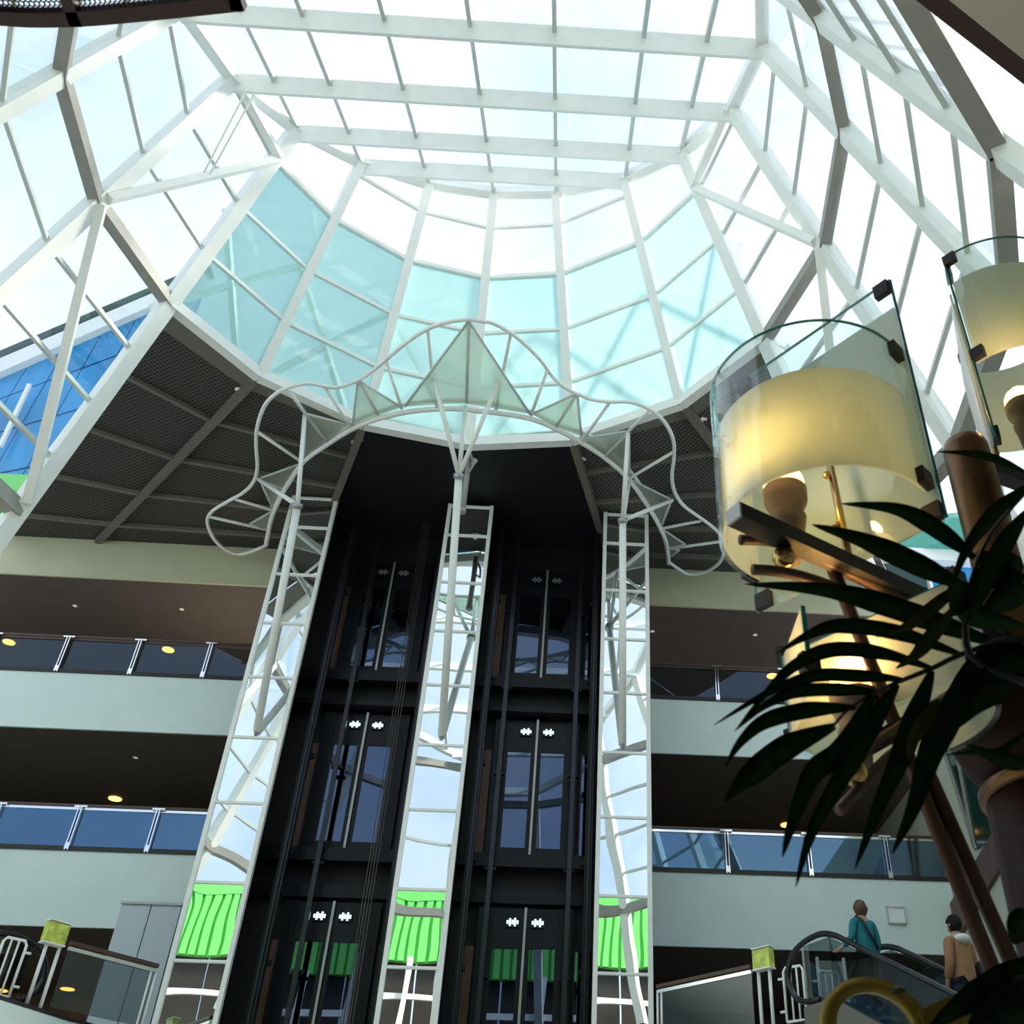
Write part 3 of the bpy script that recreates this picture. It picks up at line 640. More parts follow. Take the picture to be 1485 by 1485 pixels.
# ------------------------------------------------------------------ people
def skin_mesh(name, verts, edges, rads, m_, parent, root=0, sub=2):
    me = bpy.data.meshes.new(name); me.from_pydata([tuple(v) for v in verts], edges, [])
    o = bpy.data.objects.new(name, me); C.objects.link(o); mod = o.modifiers.new('s', 'SKIN'); mod.use_smooth_shade = True
    lay = me.skin_vertices[0] if me.skin_vertices else None
    if lay is None:
        bm = bmesh.new(); bm.from_mesh(me); bm.verts.layers.skin.verify(); bm.to_mesh(me); bm.free(); lay = me.skin_vertices[0]
    for i, r in enumerate(rads):
        lay.data[i].radius = (r, r) if not isinstance(r, tuple) else r; lay.data[i].use_root = i == root
    sb = o.modifiers.new('b', 'SUBSURF'); sb.levels = sub; sb.render_levels = sub
    dg = bpy.context.evaluated_depsgraph_get(); me2 = bpy.data.meshes.new_from_object(o.evaluated_get(dg))
    bpy.data.objects.remove(o); me2.name = name
    for p in me2.polygons: p.use_smooth = True
    me2.materials.clear(); me2.materials.append(M[m_]); o = bpy.data.objects.new(name, me2); C.objects.link(o); o.parent = parent
    return o
def person(loc, face, hgt, label, jacket, hair, bob, arm_r):
    """standing figure seen from behind; local +y is the way it faces"""
    t = thing('person', loc, label, 'person'); t.rotation_euler = (0, 0, math.atan2(-face[0], face[1])); s = hgt/1.7; t.scale = (s, s, s)
    HX = .19
    bv = [(0,0,.93),(0,.0,1.12),(0,.01,1.34),(0,0,1.43),(0,.02,1.50),(0,.03,1.60)]; be = [(0,1),(1,2),(2,3),(3,4),(4,5)]; br = [(.15,.11),(.14,.10),(.16,.10),(.07,.06),(.055,.055),(.05,.05)]
    def chain(st, pts, rs):
        pr = st
        for p, r in zip(pts, rs): bv.append(p); br.append(r); be.append((pr, len(bv)-1)); pr = len(bv)-1
        return pr
    arms = {}
    for sg in (-1, 1):
        chain(0, [(sg*.10, 0, .86), (sg*.11, .02, .50), (sg*.11, -.01, .09), (sg*.115, .12, .04)], [(.085, .09), (.06, .065), (.04, .045), (.04, .03)])
        el, wr = arm_r[0 if sg < 0 else 1]
        arms[sg] = ((sg*HX, 0, 1.37), (sg*(HX+el[0]), el[1], el[2]), (sg*(HX+wr[0]), wr[1], wr[2]))
        k = chain(2, [(sg*.12, 0, 1.39)]+list(arms[sg]), [.07, .055, .042, .03])
        dv_ = (V(arms[sg][2])-V(arms[sg][1])).normalized(); hw = V(arms[sg][2]); side = V((1, 0, 0)); side = (side-dv_*side.dot(dv_)).normalized()
        pm = chain(k, [hw+dv_*.05], [(.035, .02)])
        for f in range(4):
            o_ = side*(-.030+.020*f); ln = (.07, .085, .08, .06)[f]; cu = dv_.cross(side)*.012*sg
            chain(pm, [hw+dv_*.09+o_, hw+dv_*(.09+ln*.6)+o_+cu, hw+dv_*(.09+ln)+o_+cu*2.5], [.010, .009, .008])
        chain(k, [hw+dv_*.04+side*.040*-sg, hw+dv_*.085+side*.055*-sg], [.011, .009])
    skin_mesh('body', bv, be, br, 'skin', t, sub=1)
    # head with face
    hd = MB(); prof = []
    hd.ball((0, 0, 0), 1, 20); hm = []
    for x, y, z in hd.v:
        yy = y*.098; zz = z*.118; xx = x*.078*(1-.18*max(0, -z))
        if y > .2: yy *= 1-.12*abs(x)
        hm.append((xx, .02+yy, 1.585+zz))
    hd.v = hm; ho = local(hd, 'head', 'skin', t, True)
    fc = MB(); fc.lathe((0, .118, 1.565), [(.004, .03), (.012, 0), (.016, -.018), (.005, -.024)], 8); local(fc, 'nose', 'skin', ho, True)
    for sg in (-1, 1):
        e_ = MB(); e_.ball((sg*.03, .100, 1.598), .012, 10); local(e_, 'eye', 'whitecloth', ho, True)
        e_ = MB(); e_.ball((sg*.079, .015, 1.585), .022, 8); e_.v = [(x, y*1.0, z) for x, y, z in e_.v]; local(e_, 'ear', 'skin', ho, True)
    e_ = MB(); e_.tube([(-.025, .103, 1.532), (0, .110, 1.53), (.025, .103, 1.532)], .006, 6); local(e_, 'mouth', 'darkbronze', ho, True)
    # hair: cap of locks
    hb = MB(); hb.ball((0, 0, 0), 1, 28); nv = []
    for x, y, z in hb.v:
        ang = math.atan2(x, y); wob_ = 1+.035*math.sin(ang*9+z*4)+.02*math.sin(ang*17)
        low = -.95 if bob else -.8
        z2 = max(z, low) if y < .35 else max(z, .25)
        rr = 1.0 if z2 == z else math.sqrt(max(0, 1-z2*z2))/max(math.sqrt(max(1e-6, 1-z*z)), .3)
        fl = (1.5 if bob and z2 < 0 else 1.12)
        nv.append((x*.086*fl*wob_, .012+y*.102*1.1*wob_, 1.60+z2*(.135 if z2 > 0 else (.155 if bob else .12))))
    hb.v = nv; local(hb, 'hair', hair, t, True)
    # jacket and trousers as slightly larger shells
    jv = [(0,0,.80),(0,0,.98),(0,0,1.15),(0,.01,1.33),(0,.0,1.415)]; je = [(0,1),(1,2),(2,3),(3,4)]; jr = [(.195,.145),(.185,.14),(.175,.13),(.175,.12),(.085,.075)]
    for sg in (-1, 1):
        b0 = len(jv); a_ = arms[sg]; w_ = V(a_[1]).lerp(V(a_[2]), .93)
        jv += [(sg*.13, 0, 1.375), a_[0], a_[1], tuple(w_)]; jr += [.085, .078, .062, .050]; je += [(3, b0), (b0, b0+1), (b0+1, b0+2), (b0+2, b0+3)]
    jk = skin_mesh('jacket', jv, je, jr, jacket, t, root=1)
    tv = [(0,0,.92),(.095,0,.82),(.105,.015,.50),(.108,0,.10),(-.095,0,.82),(-.105,.015,.50),(-.108,0,.10)]
    skin_mesh('trousers', tv, [(0,1),(1,2),(2,3),(0,4),(4,5),(5,6)], [(.17,.13),.105,.08,.07,.105,.08,.07], 'trousers', t)
    for sg in (-1, 1):
        sh = MB(); sh.ball((0, 0, 0), 1, 14); sh.v = [(sg*.112+x*.05, .05+y*.135, .045+max(z, -.9)*.05) for x, y, z in sh.v]; local(sh, 'shoe', 'trimblack', t, True)
    return t, jk
def local(mb, name, m_, parent, smooth=False):
    me = bpy.data.meshes.new(name); me.from_pydata(mb.v, [], mb.f)
    bm = bmesh.new(); bm.from_mesh(me); bmesh.ops.recalc_face_normals(bm, faces=bm.faces); bm.to_mesh(me); bm.free(); me.materials.append(M[m_])
    for p in me.polygons: p.use_smooth = smooth
    o = bpy.data.objects.new(name, me); C.objects.link(o); o.parent = parent; return o
wp = PR(.9, -.34, 0)
t, jk = person((wp.x, wp.y, PR(.9, 0, 0).z+.05), (-.45, .89), 1.58, 'person in a teal jacket with a brown bob at the top of the escalator', 'teal', 'hair', True, (((.05, .02, 1.10), (.12, .20, 1.00)), ((.06, -.03, 1.10), (.05, .05, .86))))
sb = MB(); sb.tube([(-.10, .10, 1.40), (-.12, 0, 1.45), (-.12, -.13, 1.36), (-.02, -.165, 1.15), (.12, -.15, .95)], .022, 6); local(sb, 'shoulder_strap', 'strap', t, True)
mp_ = PR(1.9, .50, 0)
zst = PR(1.9, 0, 0).z
t, jk = person((mp_.x, mp_.y, zst+.03), (-.45, .89), 1.84, 'person in a tan jacket with a white hood and dark hair on the escalator', 'tan', 'hairdark', False, (((.05, -.02, 1.10), (.04, .08, .88)), ((.06, .02, 1.10), (.10, .2, 1.0))))
hb = MB(); hb.ball((0, -.07, 1.40), .11, 14); hb.v = [(x*1.05, y, 1.40+(z-1.40)*.6) for x, y, z in hb.v]; local(hb, 'hood', 'whitecloth', t, True)
bgm = MB(); bgm.ball((0, 0, 0), 1, 14); bgm.v = [(.27+x*.07, -.02+y*.15, .98+z*.19) for x, y, z in bgm.v]; local(bgm, 'shoulder_bag', 'trimblack', t, True)
# ------------------------------------------------------------------ neighbouring buildings
t = thing('glazed_building', (-17, 26.2, 11), 'neighbouring building with bright blue glazing and white eaves beyond the left glass', 'building')
e0, e1 = aty(-60, 571, 26.2), aty(236, 441, 26.2); e1 = e0.lerp(e1, 1.25)
MB().slab([e0, e1, V((e1.x, 26.2, 16.5)), V((e0.x, 26.2, 16.5))], .1, (0, 1, 0)).build('back_panel', 'bluepurlin', t)
nx, nz_ = 7, 5
for i in range(nx):
    for j in range(nz_):
        def gp(u, v_):
            tp = e0.lerp(e1, u); return V((tp.x-(1-v_)*.6, 26.05, 16.5+(tp.z-16.5)*v_))
        q = [gp((i+.02)/nx, (j+.02)/nz_), gp((i+.98)/nx, (j+.02)/nz_), gp((i+.98)/nx, (j+.98)/nz_), gp((i+.02)/nx, (j+.98)/nz_)]
        MB().slab(q, .06, (0, 1, 0)).build('pane', 'blue', t)
MB().bar(e0+V((0, -.3, .0)), e1+V((0, -.3, .0)), .3, .75).build('eaves_board', 'white', t)
MB().bar(e0+V((0, -.2, .62)), e1+V((0, -.2, .55)), .5, .36).build('roof_edge', 'greenglass', t)
f0 = aty(40, 560, 25.6); f1 = aty(-10, 745, 25.6); MB().bar(aty(43, 558, 25.7), aty(0, 648, 25.7), .12, .12).build('glazing_bar', 'white', t)
# lime green lean-to below it
a = aty(-40, 690, 24.6); b = aty(45, 694, 24.6)
t = thing('green_roof_hut', (b.x, 24.6, 16.3), 'lime green clad roof corner beyond the bottom of the left glass', 'roof')
MB().box(a.x-3, b.x, 24.6, 25.2, a.z-.45, a.z+.15).build('fascia_board', 'lime', t)
for i in range(9):
    x = b.x-.25-i*.55; MB().box(x-.22, x+.22, 24.75, 25.2, a.z-3.6, a.z-.5).build('cladding_rib', 'lime', t)
# right hand neighbour behind the lamp
t = thing('glazed_annex', (14, 27, 8), 'blue and green glazed annex beyond the right hand glass behind the lamp', 'building')
for i in range(5):
    for j in range(4):
        x = 10.1+1.9*i; z = 12.2+1.9*j
        MB().box(x+.05, x+1.8, 26.95, 27.1, z+.05, z+1.8).build('pane', 'blue' if (i+j) % 3 else 'greenglass', t)
for i in range(6): MB().box(10.06+1.9*i, 10.14+1.9*i, 26.85, 27.1, 8, 19.9).build('mullion', 'white', t)
MB().box(10, 19.8, 26.8, 27.3, 19.85, 20.3).build('eaves_board', 'white', t)
MB().box(10, 19.8, 26.9, 27.3, 8, 12.2).build('plinth', 'greenglass', t)
MB().lathe((14, 29.2, 20.3), [(3.2, 0), (3.3, .8), (2.9, 1.3), (1.0, 1.6)], 20).build('roof_cap', 'copperroof', t)
# building behind the viewer, seen in the mirrors and dark glass
t = thing('green_clad_hall', (0, -12, -1.6), 'hall with lime green ribbed fascia and dark walls, reflected in the mirror columns', 'building')
MB().box(-26, 24, -12.5, -12.1, 13.7, 16.9).build('fascia_backing', 'lime', t)
MB().box(-26, 24, -12.2, -11.9, 16.5, 17.0).build('fascia_cap', 'lime', t)
for i in range(100): MB().box(-26+.5*i, -26+.5*i+.34, -12.1, -11.92, 13.7, 16.5).build('cladding_rib', 'lime', t)
for i in range(25): MB().box(-26+2*i, -26+2*i+1.9, -12.6, -12.35, -1.6, 13.7).build('wall_panel', 'rearbrown', t)
for z in (11.6, 9.2, 6.5): MB().bar((-26, -11.2, z), (24, -11.2, z+.3), .25, .3).build('rail_beam', 'white', t)
for x in (-19, -13, -7.4, -1, 5, 11): MB().bar((x, -11.0, -1.6), (x+1.2, -11.0, 13.6), .25, .3, (0, 1, 0)).build('post', 'white', t)
rf = sroot('ceiling_light_block', (0, -5, 7.5))  # unseen roof behind the viewer, added to block sky light from the foreground
for i in range(10): MB().box(-20+4*i, -16.05+4*i, -12, .6, 7.6, 7.9).build('ceiling_panel', 'rearbrown', rf)
# overhead slab at top right, perforated awning at top left
a, b = atz(1345, 0, 5), atz(1485, 110, 5); d = (b-a).normalized(); n = V((d.y, -d.x, 0))
if n.x < 0: n = -n
sl = sroot('ceiling_bridge', (2, 2, 5))
MB().slab([a-d*2.5+n*.09, b+d*4+n*.09, b+d*4+n*3, a-d*2.5+n*3], .3, (0, 0, 1)).build('soffit_plate', 'slab', sl)
MB().bar(a-d*2.5+n*.045+V((0, 0, .05)), b+d*4+n*.045+V((0, 0, .05)), .09, .36).build('edge_trim', 'brownmetal', sl)
t = thing('perforated_awning', (-1.35, .55, -1.6), 'dark brown perforated metal awning overhead at the top left corner', 'awning')
zc = 2.5
bp_ = [atz(q[0], q[1], zc) for q in ((-160, 20), (0, 33), (60, 36), (130, 34), (200, 28), (280, 20), (355, 12))]
bp_ = smooth(bp_, 3)
def edge_y(x):
    for p, q in zip(bp_[:-1], bp_[1:]):
        if p.x <= x <= q.x: return p.y+(q.y-p.y)*(x-p.x)/(q.x-p.x)
    return bp_[-1].y if x > bp_[-1].x else bp_[0].y
fr = MB()
for p, q in zip(bp_[:-1], bp_[1:]): fr.bar(p-V((0, .018, 0)), q-V((0, .018, 0)), .036, .03)
fr.build('front_frame', 'brownmetal', t)
xe = bp_[-1].x; MB().bar((xe-.015, edge_y(xe), zc), (xe-.015, .35, zc), .03, .03).build('side_frame', 'brownmetal', t)
xr = atz(108, 20, zc).x; MB().bar((xr, edge_y(xr), zc), (xr-.03, .35, zc), .03, .03).build('cross_rib', 'brownmetal', t)
pm = MB(); hs = .0125
ny = 34; nxx = int((xe-(-1.85))/hs)
for i in range(nxx):
    x = -1.85+i*hs; y0 = edge_y(x)-.03
    for j in range(ny):
        cx_, cy_ = x+(hs/2 if j % 2 else 0), y0-j*hs*.87
        h2, k2 = hs/2, hs*.435; o4 = [(cx_-h2, cy_-k2), (cx_+h2, cy_-k2), (cx_+h2, cy_+k2), (cx_-h2, cy_+k2)]
        r_ = hs*.36; i4 = [(cx_+r_*math.cos(R(q)), cy_+r_*math.sin(R(q))) for q in (225, 270, 315, 0, 45, 90, 135, 180)]
        vs = [(x_, y_, zc) for x_, y_ in o4+i4]
        pm.add(vs, [(0, 1, 6, 5, 4), (1, 2, 8, 7, 6), (2, 3, 10, 9, 8), (3, 0, 4, 11, 10)])
stuff(pm.build('perforated_sheet', 'brownmetal', t))
MB().tube([(-1.35, .55, -1.6), (-1.35, .55, 2.5)], .03, 8).build('post', 'brownmetal', t)
MB().bar((-1.85, .55, 2.52), (xe, .55, 2.52), .03, .03).build('back_frame', 'brownmetal', t)
# ------------------------------------------------------------------ ornate column lamp
LX, LY = 1.285, 2.40
lamp = thing('column_lamp', (LX, LY, -1.6), 'tall red brown column lamp with brass arms and curved frosted glass shades', 'lamp')
MB().lathe((LX, LY, 0), [(.19, -1.6), (.185, -.2), (.18, 1.04)], 32).build('shaft', 'column', lamp, True)
MB().lathe((LX, LY, 0), [(.19, 1.045), (.194, 1.05), (.194, 1.075), (.19, 1.08)], 32).build('ring', 'bronze', lamp, True)
MB().lathe((LX, LY, 0), [(.185, 1.10), (.20, 1.13), (.215, 1.16), (.27, 1.30), (.275, 1.32), (.10, 1.34), (.09, 1.36)], 32).build('capital', 'column', lamp, True)
MB().lathe((LX, LY, 0), [(.072, 1.34), (.072, 2.22), (.066, 2.25), (.05, 2.262)], 28).build('head_tube', 'bronze', lamp, True)
def bracket(p, n_, parent, sz=.05):
    p = V(p); u = V((0, 0, 1)); n_ = V(n_).normalized(); s_ = n_.cross(u).normalized()
    MB().slab([p-s_*sz/2-u*sz/2, p+s_*sz/2-u*sz/2, p+s_*sz/2+u*sz/2, p-s_*sz/2+u*sz/2], .022, n_).build('glass_clip', 'darkbronze', parent)
def shade(c, r, a0, a1, z0, z1, f0, f1, p0, p1, pf0, pf1, ext=.03):
    """D-shaped shade: a curved sheet from azimuth a0 to a1 and a flat back panel closing the chord; clear glass with frosted lining"""
    o = MB().cyl_sheet(c, r, z0, z1, a0, a1, .008, 56).build('clear_glass', 'lampglass', lamp)
    MB().cyl_sheet(c, r, z1, z1+.0025, a0, a1, .008, 56).build('glass_rim', 'edge', o)
    MB().cyl_sheet(c, r-.012, f0, f1, a0+1, a1-1, .007, 56).build('frosted_glass', 'lampfrost', lamp)
    pa, pb = (V((c[0]+r*math.sin(R(a)), c[1]+r*math.cos(R(a)), 0)) for a in (a0, a1)); d = (pb-pa).normalized(); n_ = V((d.y, -d.x, 0)); U = V((0, 0, 1))
    pa -= d*ext; pb += d*.01
    q = MB().slab([pa+U*p0, pb+U*p0, pb+U*p1, pa+U*p1], .008).build('back_panel', 'lampglass', lamp)
    MB().bar(pa+U*p1, pb+U*p1, .008, .004).build('glass_rim', 'edge', q)
    for e in (pa, pb): MB().bar(e+U*p0, e+U*p1, .004, .008).build('glass_edge', 'edge', q)
    MB().slab([pa+d*.012+n_*.011+U*pf0, pb-d*.012+n_*.011+U*pf0, pb-d*.012+n_*.011+U*pf1, pa+d*.012+n_*.011+U*pf1], .007).build('frosted_panel', 'lampfrost', q)
    for a, sg in ((a0, 1), (a1, -1)):
        av = R(a+sg*5)
        for z in (z0+.028, z1-.028): bracket((c[0]+(r+.006)*math.sin(av), c[1]+(r+.006)*math.cos(av), z), (math.sin(av), math.cos(av), 0), o)
    for e, sg in ((pa, 1), (pb, -1)):
        for z in (p0+.028, p1-.028): bracket(e+d*.03*sg-n_*.006+U*z, n_, q)
def bulb(c, z, armz, en=1.7):
    b = MB().ball((c[0], c[1], z), .056, 20).build('bulb', 'bulb', lamp, True)
    MB().lathe((c[0], c[1], 0), [(.020, armz+.012), (.024, armz+.05), (.044, z-.15), (.050, z-.115), (.045, z-.105), (.040, z-.10), (.058, z-.06), (.060, z-.02), (.052, z-.018)], 20).build('socket', 'socket', lamp, True)
    ld = bpy.data.lights.new('bulb_light', 'POINT'); ld.energy = en; ld.color = (1, .55, .18); ld.shadow_soft_size = .02
    lo_ = bpy.data.objects.new('bulb_light', ld); C.objects.link(lo_); lo_.location = V((c[0], c[1], z+.079))-WORLD[lamp.name]; lo_.parent = lamp
S1 = (.722, 2.20); S4 = (.80, 2.20)
t3 = aty(1368, 377, 2.45); b3 = aty(1410, 527, 2.45); S3 = (t3.x+.246, t3.y+.172)
shade(S1, .296, 132, 330, 1.70, 2.235, 1.705, 2.055, 1.60, 2.53, 1.605, 2.42)
shade(S3, .30, -5, 235, b3.z, t3.z, b3.z+.005, t3.z-.14, b3.z-.36, t3.z-.05, b3.z-.35, t3.z-.2, .0)
shade(S4, .26, -50, 150, 1.14, 1.44, 1.145, 1.42, 1.14, 1.40, 1.145, 1.39, .0)
pa, pb = (V((S4[0]+.26*math.sin(R(a)), S4[1]+.26*math.cos(R(a)), 0)) for a in (312, 236))
sp = MB().slab([pa+V((0, 0, 1.16)), pb+V((0, 0, 1.16)), pb+V((0, 0, 1.36)), pa+V((0, 0, 1.40))], .008).build('side_panel', 'lampfrost', lamp)
MB().bar(pb+V((0, 0, 1.16)), pb+V((0, 0, 1.36)), .008, .010).build('glass_edge', 'edge', sp)
bracket(pb+V((.0, .0, 1.20)), (.4, -.9, 0), sp)
def armz(c0, c1, z0, z1, nm='arm_bar'):
    MB().bar((c0[0], c0[1], z0), (c1[0], c1[1], z1), .05, .042).build(nm, 'darkbronze', lamp)
e_ = atz(1066, 746, 1.5)
armz((LX, LY), (e_.x, e_.y), 1.50, 1.50)
ecap = MB(); dd = (V((e_.x, e_.y, 1.5))-V((LX, LY, 1.5))).normalized(); ecap.bar(V((e_.x, e_.y, 1.5)), V((e_.x, e_.y, 1.5))+dd*.006, .05, .042); ecap.build('end_plate', 'seam', lamp)
armz((LX, LY), (1.95, 2.66), 2.17, 2.17)
b0 = aty(1250, 1086, 2.05); armz((LX, LY), (b0.x, b0.y), 1.44, b0.z)
bq = aty(1137, 706, 2.10); bulb((bq.x, bq.y), bq.z+.005, 1.51)
bq2 = aty(1238, 1008, 2.16); bulb((bq2.x, bq2.y), bq2.z+.02, bq2.z-.2, 4.0)
bq3 = aty(1482, 588, 2.52); bulb((bq3.x, bq3.y), bq3.z+.02, 2.17)
MB().tube([(1.60, 2.53, 2.17), (1.60, 2.53, 2.20), (t3.x+.02, t3.y+.06, 2.22), (t3.x+.02, t3.y+.06, t3.z-.2)], .010, 8).build('support_rod', 'brass', lamp, True)
def curve_tube(q, y, r=.0135, nm='scroll_tube', mm='tube'):
    MB().tube(smooth([aty(*a, b) for a, b in zip(q, y)], 5), r, 8).build(nm, mm, lamp, True)
curve_tube(((1073,783),(1110,784),(1150,793),(1195,812),(1250,838),(1330,878),(1400,905)), (1.98,1.99,2.0,2.04,2.1,2.2,2.32))
curve_tube(((1091,826),(1130,829),(1170,838),(1214,853)), (1.97,1.98,2.0,2.03))
curve_tube(((1236,1112),(1262,1083),(1300,1058),(1340,1030),(1390,1000)), (2.0,2.02,2.06,2.12,2.25))
curve_tube(((1217,1176),(1245,1145),(1285,1102),(1320,1075)), (1.98,2.0,2.02,2.04))
for q, y in (((1137, 808), 1.99), ((1240, 1121), 2.0)):
    p = aty(*q, y); b = MB().ball(p, .029, 18).build('ball_finial', 'brass', lamp, True)
    MB().tube([p, p+V((.0, .0, .07))], .009, 8).build('spindle', 'brass', b, True)
# upright rod with finials inside the first shade
p, q = aty(1203, 672, 2.15), aty(1237, 838, 2.12)
MB().tube([p, q], .011, 10).build('upright_rod', 'brass', lamp, True)
for px in ((1199, 689), (1213, 763)):
    a = aty(*px, 2.14); MB().ball(a, .012, 10).build('finial', 'brass', lamp, True)
# long struts running down to the column
for q, y, r in ((((1197,798),(1310,1080),(1447,1425)), (2.08,2.12,2.14), .017), (((1345,1120),(1400,1245),(1480,1425)), (2.12,2.14,2.16), .017)):
    MB().tube([aty(*a, b) for a, b in zip(q, y)], r, 10).build('strut_rod', 'copper', lamp, True)
# brass ring rail by the foot of the picture
br = thing('brass_ring_rail', aty(1270, 1500, 2.0), 'olive brass ring and rail with studs in the bottom right foreground', 'railing')
cc_ = aty(1271, 1492, 2.0); U_ = UP; 
rg = MB(); n = 40; vs = []
wxy = lambda a, r: cc_+V((math.cos(a), -.12*math.cos(a), 0))*r+V((0, .25, .97))*math.sin(a)*r
for i in range(n):
    a = 2*math.pi*i/n
    for r_, dz in ((.070, 0), (.098, 0), (.098, .02), (.070, .02)): vs.append(wxy(a, r_)+V((0, dz, 0)))
rg.add(vs, [(4*i+j, 4*i+(j+1) % 4, 4*((i+1) % n)+(j+1) % 4, 4*((i+1) % n)+j) for i in range(n) for j in range(4)]).build('ring', 'olivebrass', br, True)
a, b = aty(1335, 1482, 2.0), aty(1500, 1405, 2.0)
MB().bar(a, b, .03, .034).build('rail', 'olivebrass', br); a2, b2 = aty(1330, 1500, 1.97), aty(1500, 1452, 1.97); MB().bar(a2, b2, .02, .012).build('rail', 'olivebrass', br)
for px in ((1303, 1435), (1396, 1449)):
    p = aty(*px, 1.99); MB().lathe(p, [(.012, -.004), (.014, 0), (.006, .006)], 10).build('stud', 'darkbronze', br)
MB().tube([cc_-V((0, 0, .1)), V((cc_.x, cc_.y, -1.6))], .02, 8).build('post', 'olivebrass', br)
# ------------------------------------------------------------------ palm
PY = 1.5
palm = thing('potted_palm', (1.25, 1.35, -1.6), 'dark palm with long feathered leaves in front of the lamp at right', 'plant')
MB().lathe((1.25, 1.35, -1.6), [(.20, 0), (.26, .45), (.28, .5), (.24, .5), (.22, .42)], 24).build('pot', 'column', palm, True)
MB().tube([(1.25, 1.35, -1.15), (1.22, 1.36, 0), (1.15, 1.40, .5)], [.05, .04, .03], 8).build('trunk', 'stem', palm, True)
k2 = lambda x, y: (1035+x/3.3, 700+y/3.3)
def frond(pts, ys, r=.006):
    pp = smooth([aty(*q, y) for q, y in zip(pts, ys)], 4)
    return MB().tube(pp, [r*(1-.6*i/(len(pp)-1)) for i in range(len(pp))], 6).build('frond_stem', 'stem', palm, True)
fr1 = frond([(1560, 1000), (1485, 928), (1405, 945), (1350, 970), (1305, 988), (1265, 1006), (1229, 1030), (1205, 1057)], [1.42, 1.45, 1.48, 1.5, 1.5, 1.5, 1.49, 1.48])
fr2 = frond([(1560, 1010), (1420, 965), (1400, 900), (1412, 830), (1440, 770), (1490, 712)], [1.42, 1.43, 1.44, 1.44, 1.42, 1.40], .007)
fr3 = frond([(1560, 1480), (1500, 1420), (1420, 1440), (1350, 1490)], [1.4, 1.4, 1.42, 1.44])
def leaflet(pts, wpx, parent, y0=1.5, dy=-.05, mm='leaf'):
    """folded blade along a smooth midrib; real width from its distance"""
    pp = smooth([aty(px, py, y0+dy*i/(len(pts)-1)) for i, (px, py) in enumerate(pts)], 5)
    k = len(pp); vs = []
    for i, p in enumerate(pp):
        d = (pp[min(i+1, k-1)]-pp[max(i-1, 0)]).normalized(); view = p.normalized(); s_ = d.cross(view).normalized()
        t_ = i/(k-1); prof = min(1, .25+3.2*t_) if t_ < .25 else (1 if t_ < .45 else max(.02, (1-t_)/.55)**.8)
        hw = wpx*1.22/1485*p.dot(FW)*.5*min(prof, 1)
        vs += [p+s_*hw-view*hw*.25, p+view*.001, p-s_*hw-view*hw*.25, p+view*.003]
    fs = []
    for i in range(k-1):
        b = 4*i; fs += [(b, b+4, b+5, b+1), (b+1, b+5, b+6, b+2), (b, b+3, b+7, b+4), (b+3, b+2, b+6, b+7)]
    MB().add(vs, fs).build('leaflet', mm, parent, True)
K = lambda *a: [k2(*q) for q in a]
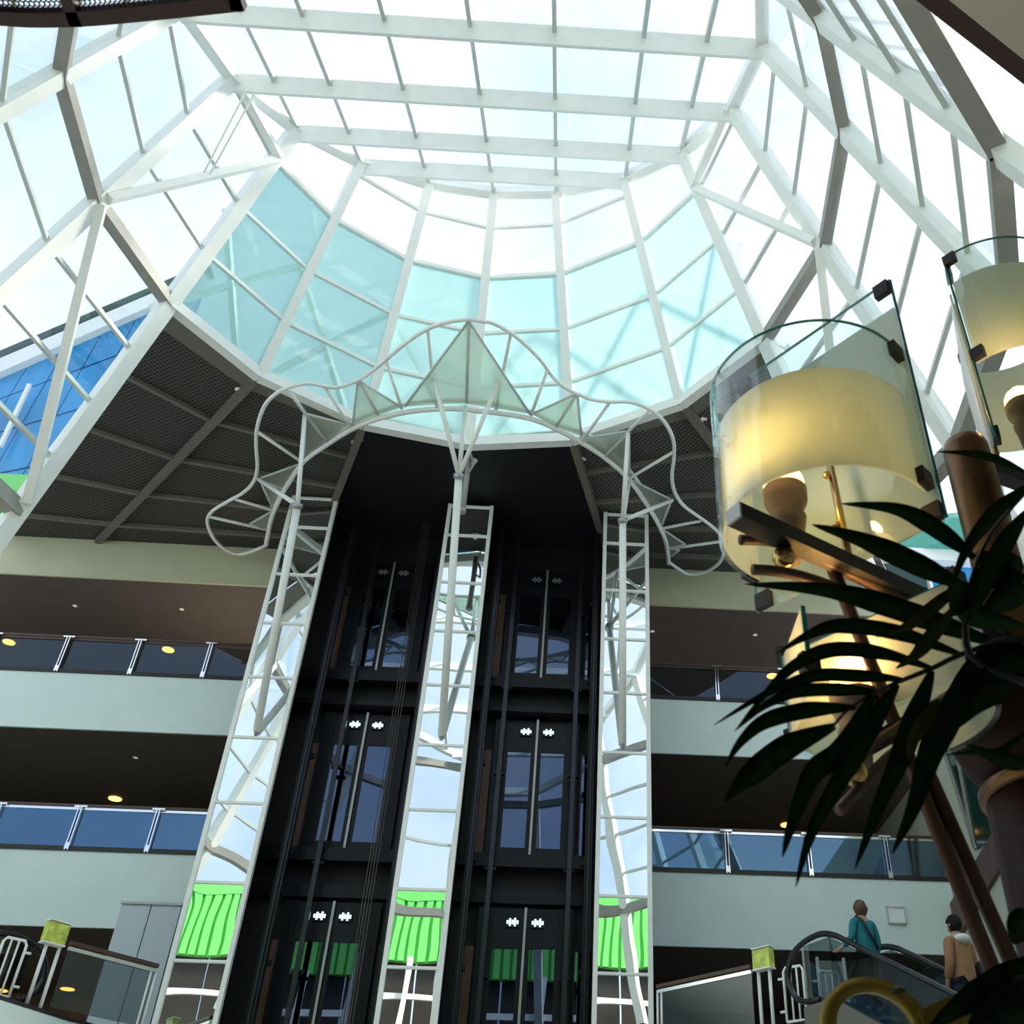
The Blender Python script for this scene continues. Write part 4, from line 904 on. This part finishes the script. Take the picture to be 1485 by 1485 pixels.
LE = [(K((1250,360),(1050,210),(870,125),(610,100)), 22, fr2, 1.44), (K((1200,500),(930,370),(700,270),(470,200)), 27, fr2, 1.45),
      (K((1360,775),(900,610),(550,515),(150,485)), 27, fr1, 1.5), (K((1190,825),(870,715),(600,685),(440,735),(300,820)), 19, fr1, 1.5),
      (K((1045,888),(800,815),(560,800),(380,880),(250,1010),(100,1190)), 18, fr1, 1.5), (K((900,940),(700,925),(480,925),(250,1010),(0,1160)), 16, fr1, 1.5),
      (K((780,1002),(600,990),(400,1000),(240,1070),(105,1185)), 16, fr1, 1.5), (K((680,1075),(450,1088),(250,1140),(130,1240),(55,1360)), 20, fr1, 1.49),
      ([k2(580,1165), k2(350,1265), k2(190,1385), (1070,1140), (1050,1163)], 30, fr1, 1.48), ([k2(760,1015), k2(620,1270), (1180,1120), (1150,1190), (1135,1243)], 27, fr1, 1.49),
      ([k2(880,965), k2(740,1180), (1230,1110), (1180,1200), (1154,1286)], 26, fr1, 1.5), ([k2(1045,900), k2(960,1130), (1305,1100), (1270,1180), (1240,1260)], 27, fr1, 1.5),
      ([k2(1200,890), k2(1120,1130), (1350,1090), (1325,1170), (1294,1238)], 32, fr1, 1.5), (K((1490,790),(1330,920),(1220,1040),(1130,1190)), 62, fr1, 1.47),
      (K((1260,330),(1400,440),(1500,450)), 26, fr2, 1.44), (K((1160,590),(1300,650),(1500,690)), 30, fr2, 1.43),
      (K((1190,470),(1180,560),(1140,640)), 34, fr2, 1.43), (K((1480,380),(1340,430),(1200,560)), 40, fr2, 1.43), (K((1500,500),(1380,560),(1280,640)), 34, fr2, 1.42),
      ([(1490,705),(1440,745),(1400,800),(1378,858)], 17, fr2, 1.41), ([(1490,740),(1450,800),(1425,860),(1400,905)], 22, fr2, 1.41),
      ([(1490,686),(1440,664),(1400,657),(1357,655)], 10, fr2, 1.42), (K((1500,800),(1400,900),(1290,1000),(1220,1110)), 40, fr1, 1.46),
      ([(1490,1060),(1450,1090),(1415,1090),(1370,1095)], 10, fr1, 1.46), ([(1490,1110),(1450,1100),(1400,1080)], 20, fr1, 1.44),
      ([(1500,1390),(1440,1430),(1390,1460),(1340,1500)], 34, fr3, 1.42), ([(1500,1420),(1450,1450),(1400,1500)], 40, fr3, 1.42), ([(1500,1340),(1480,1345),(1470,1370)], 40, fr3, 1.42),
      ([(1500,1455),(1470,1470),(1440,1500)], 40, fr3, 1.41)]
for pts, wpx, pr, y0 in LE: leaflet(pts, wpx, pr, y0, -.06)
for pts, wpx, pr in ((K((1190,480),(1030,610),(920,690),(780,740)), 16, fr2), (K((1150,600),(1030,750),(960,830),(870,890)), 18, fr2), (K((1080,1040),(1000,1150),(950,1240),(935,1330)), 19, fr1)): leaflet(pts, wpx, pr, 1.46, -.03, 'leafolive')
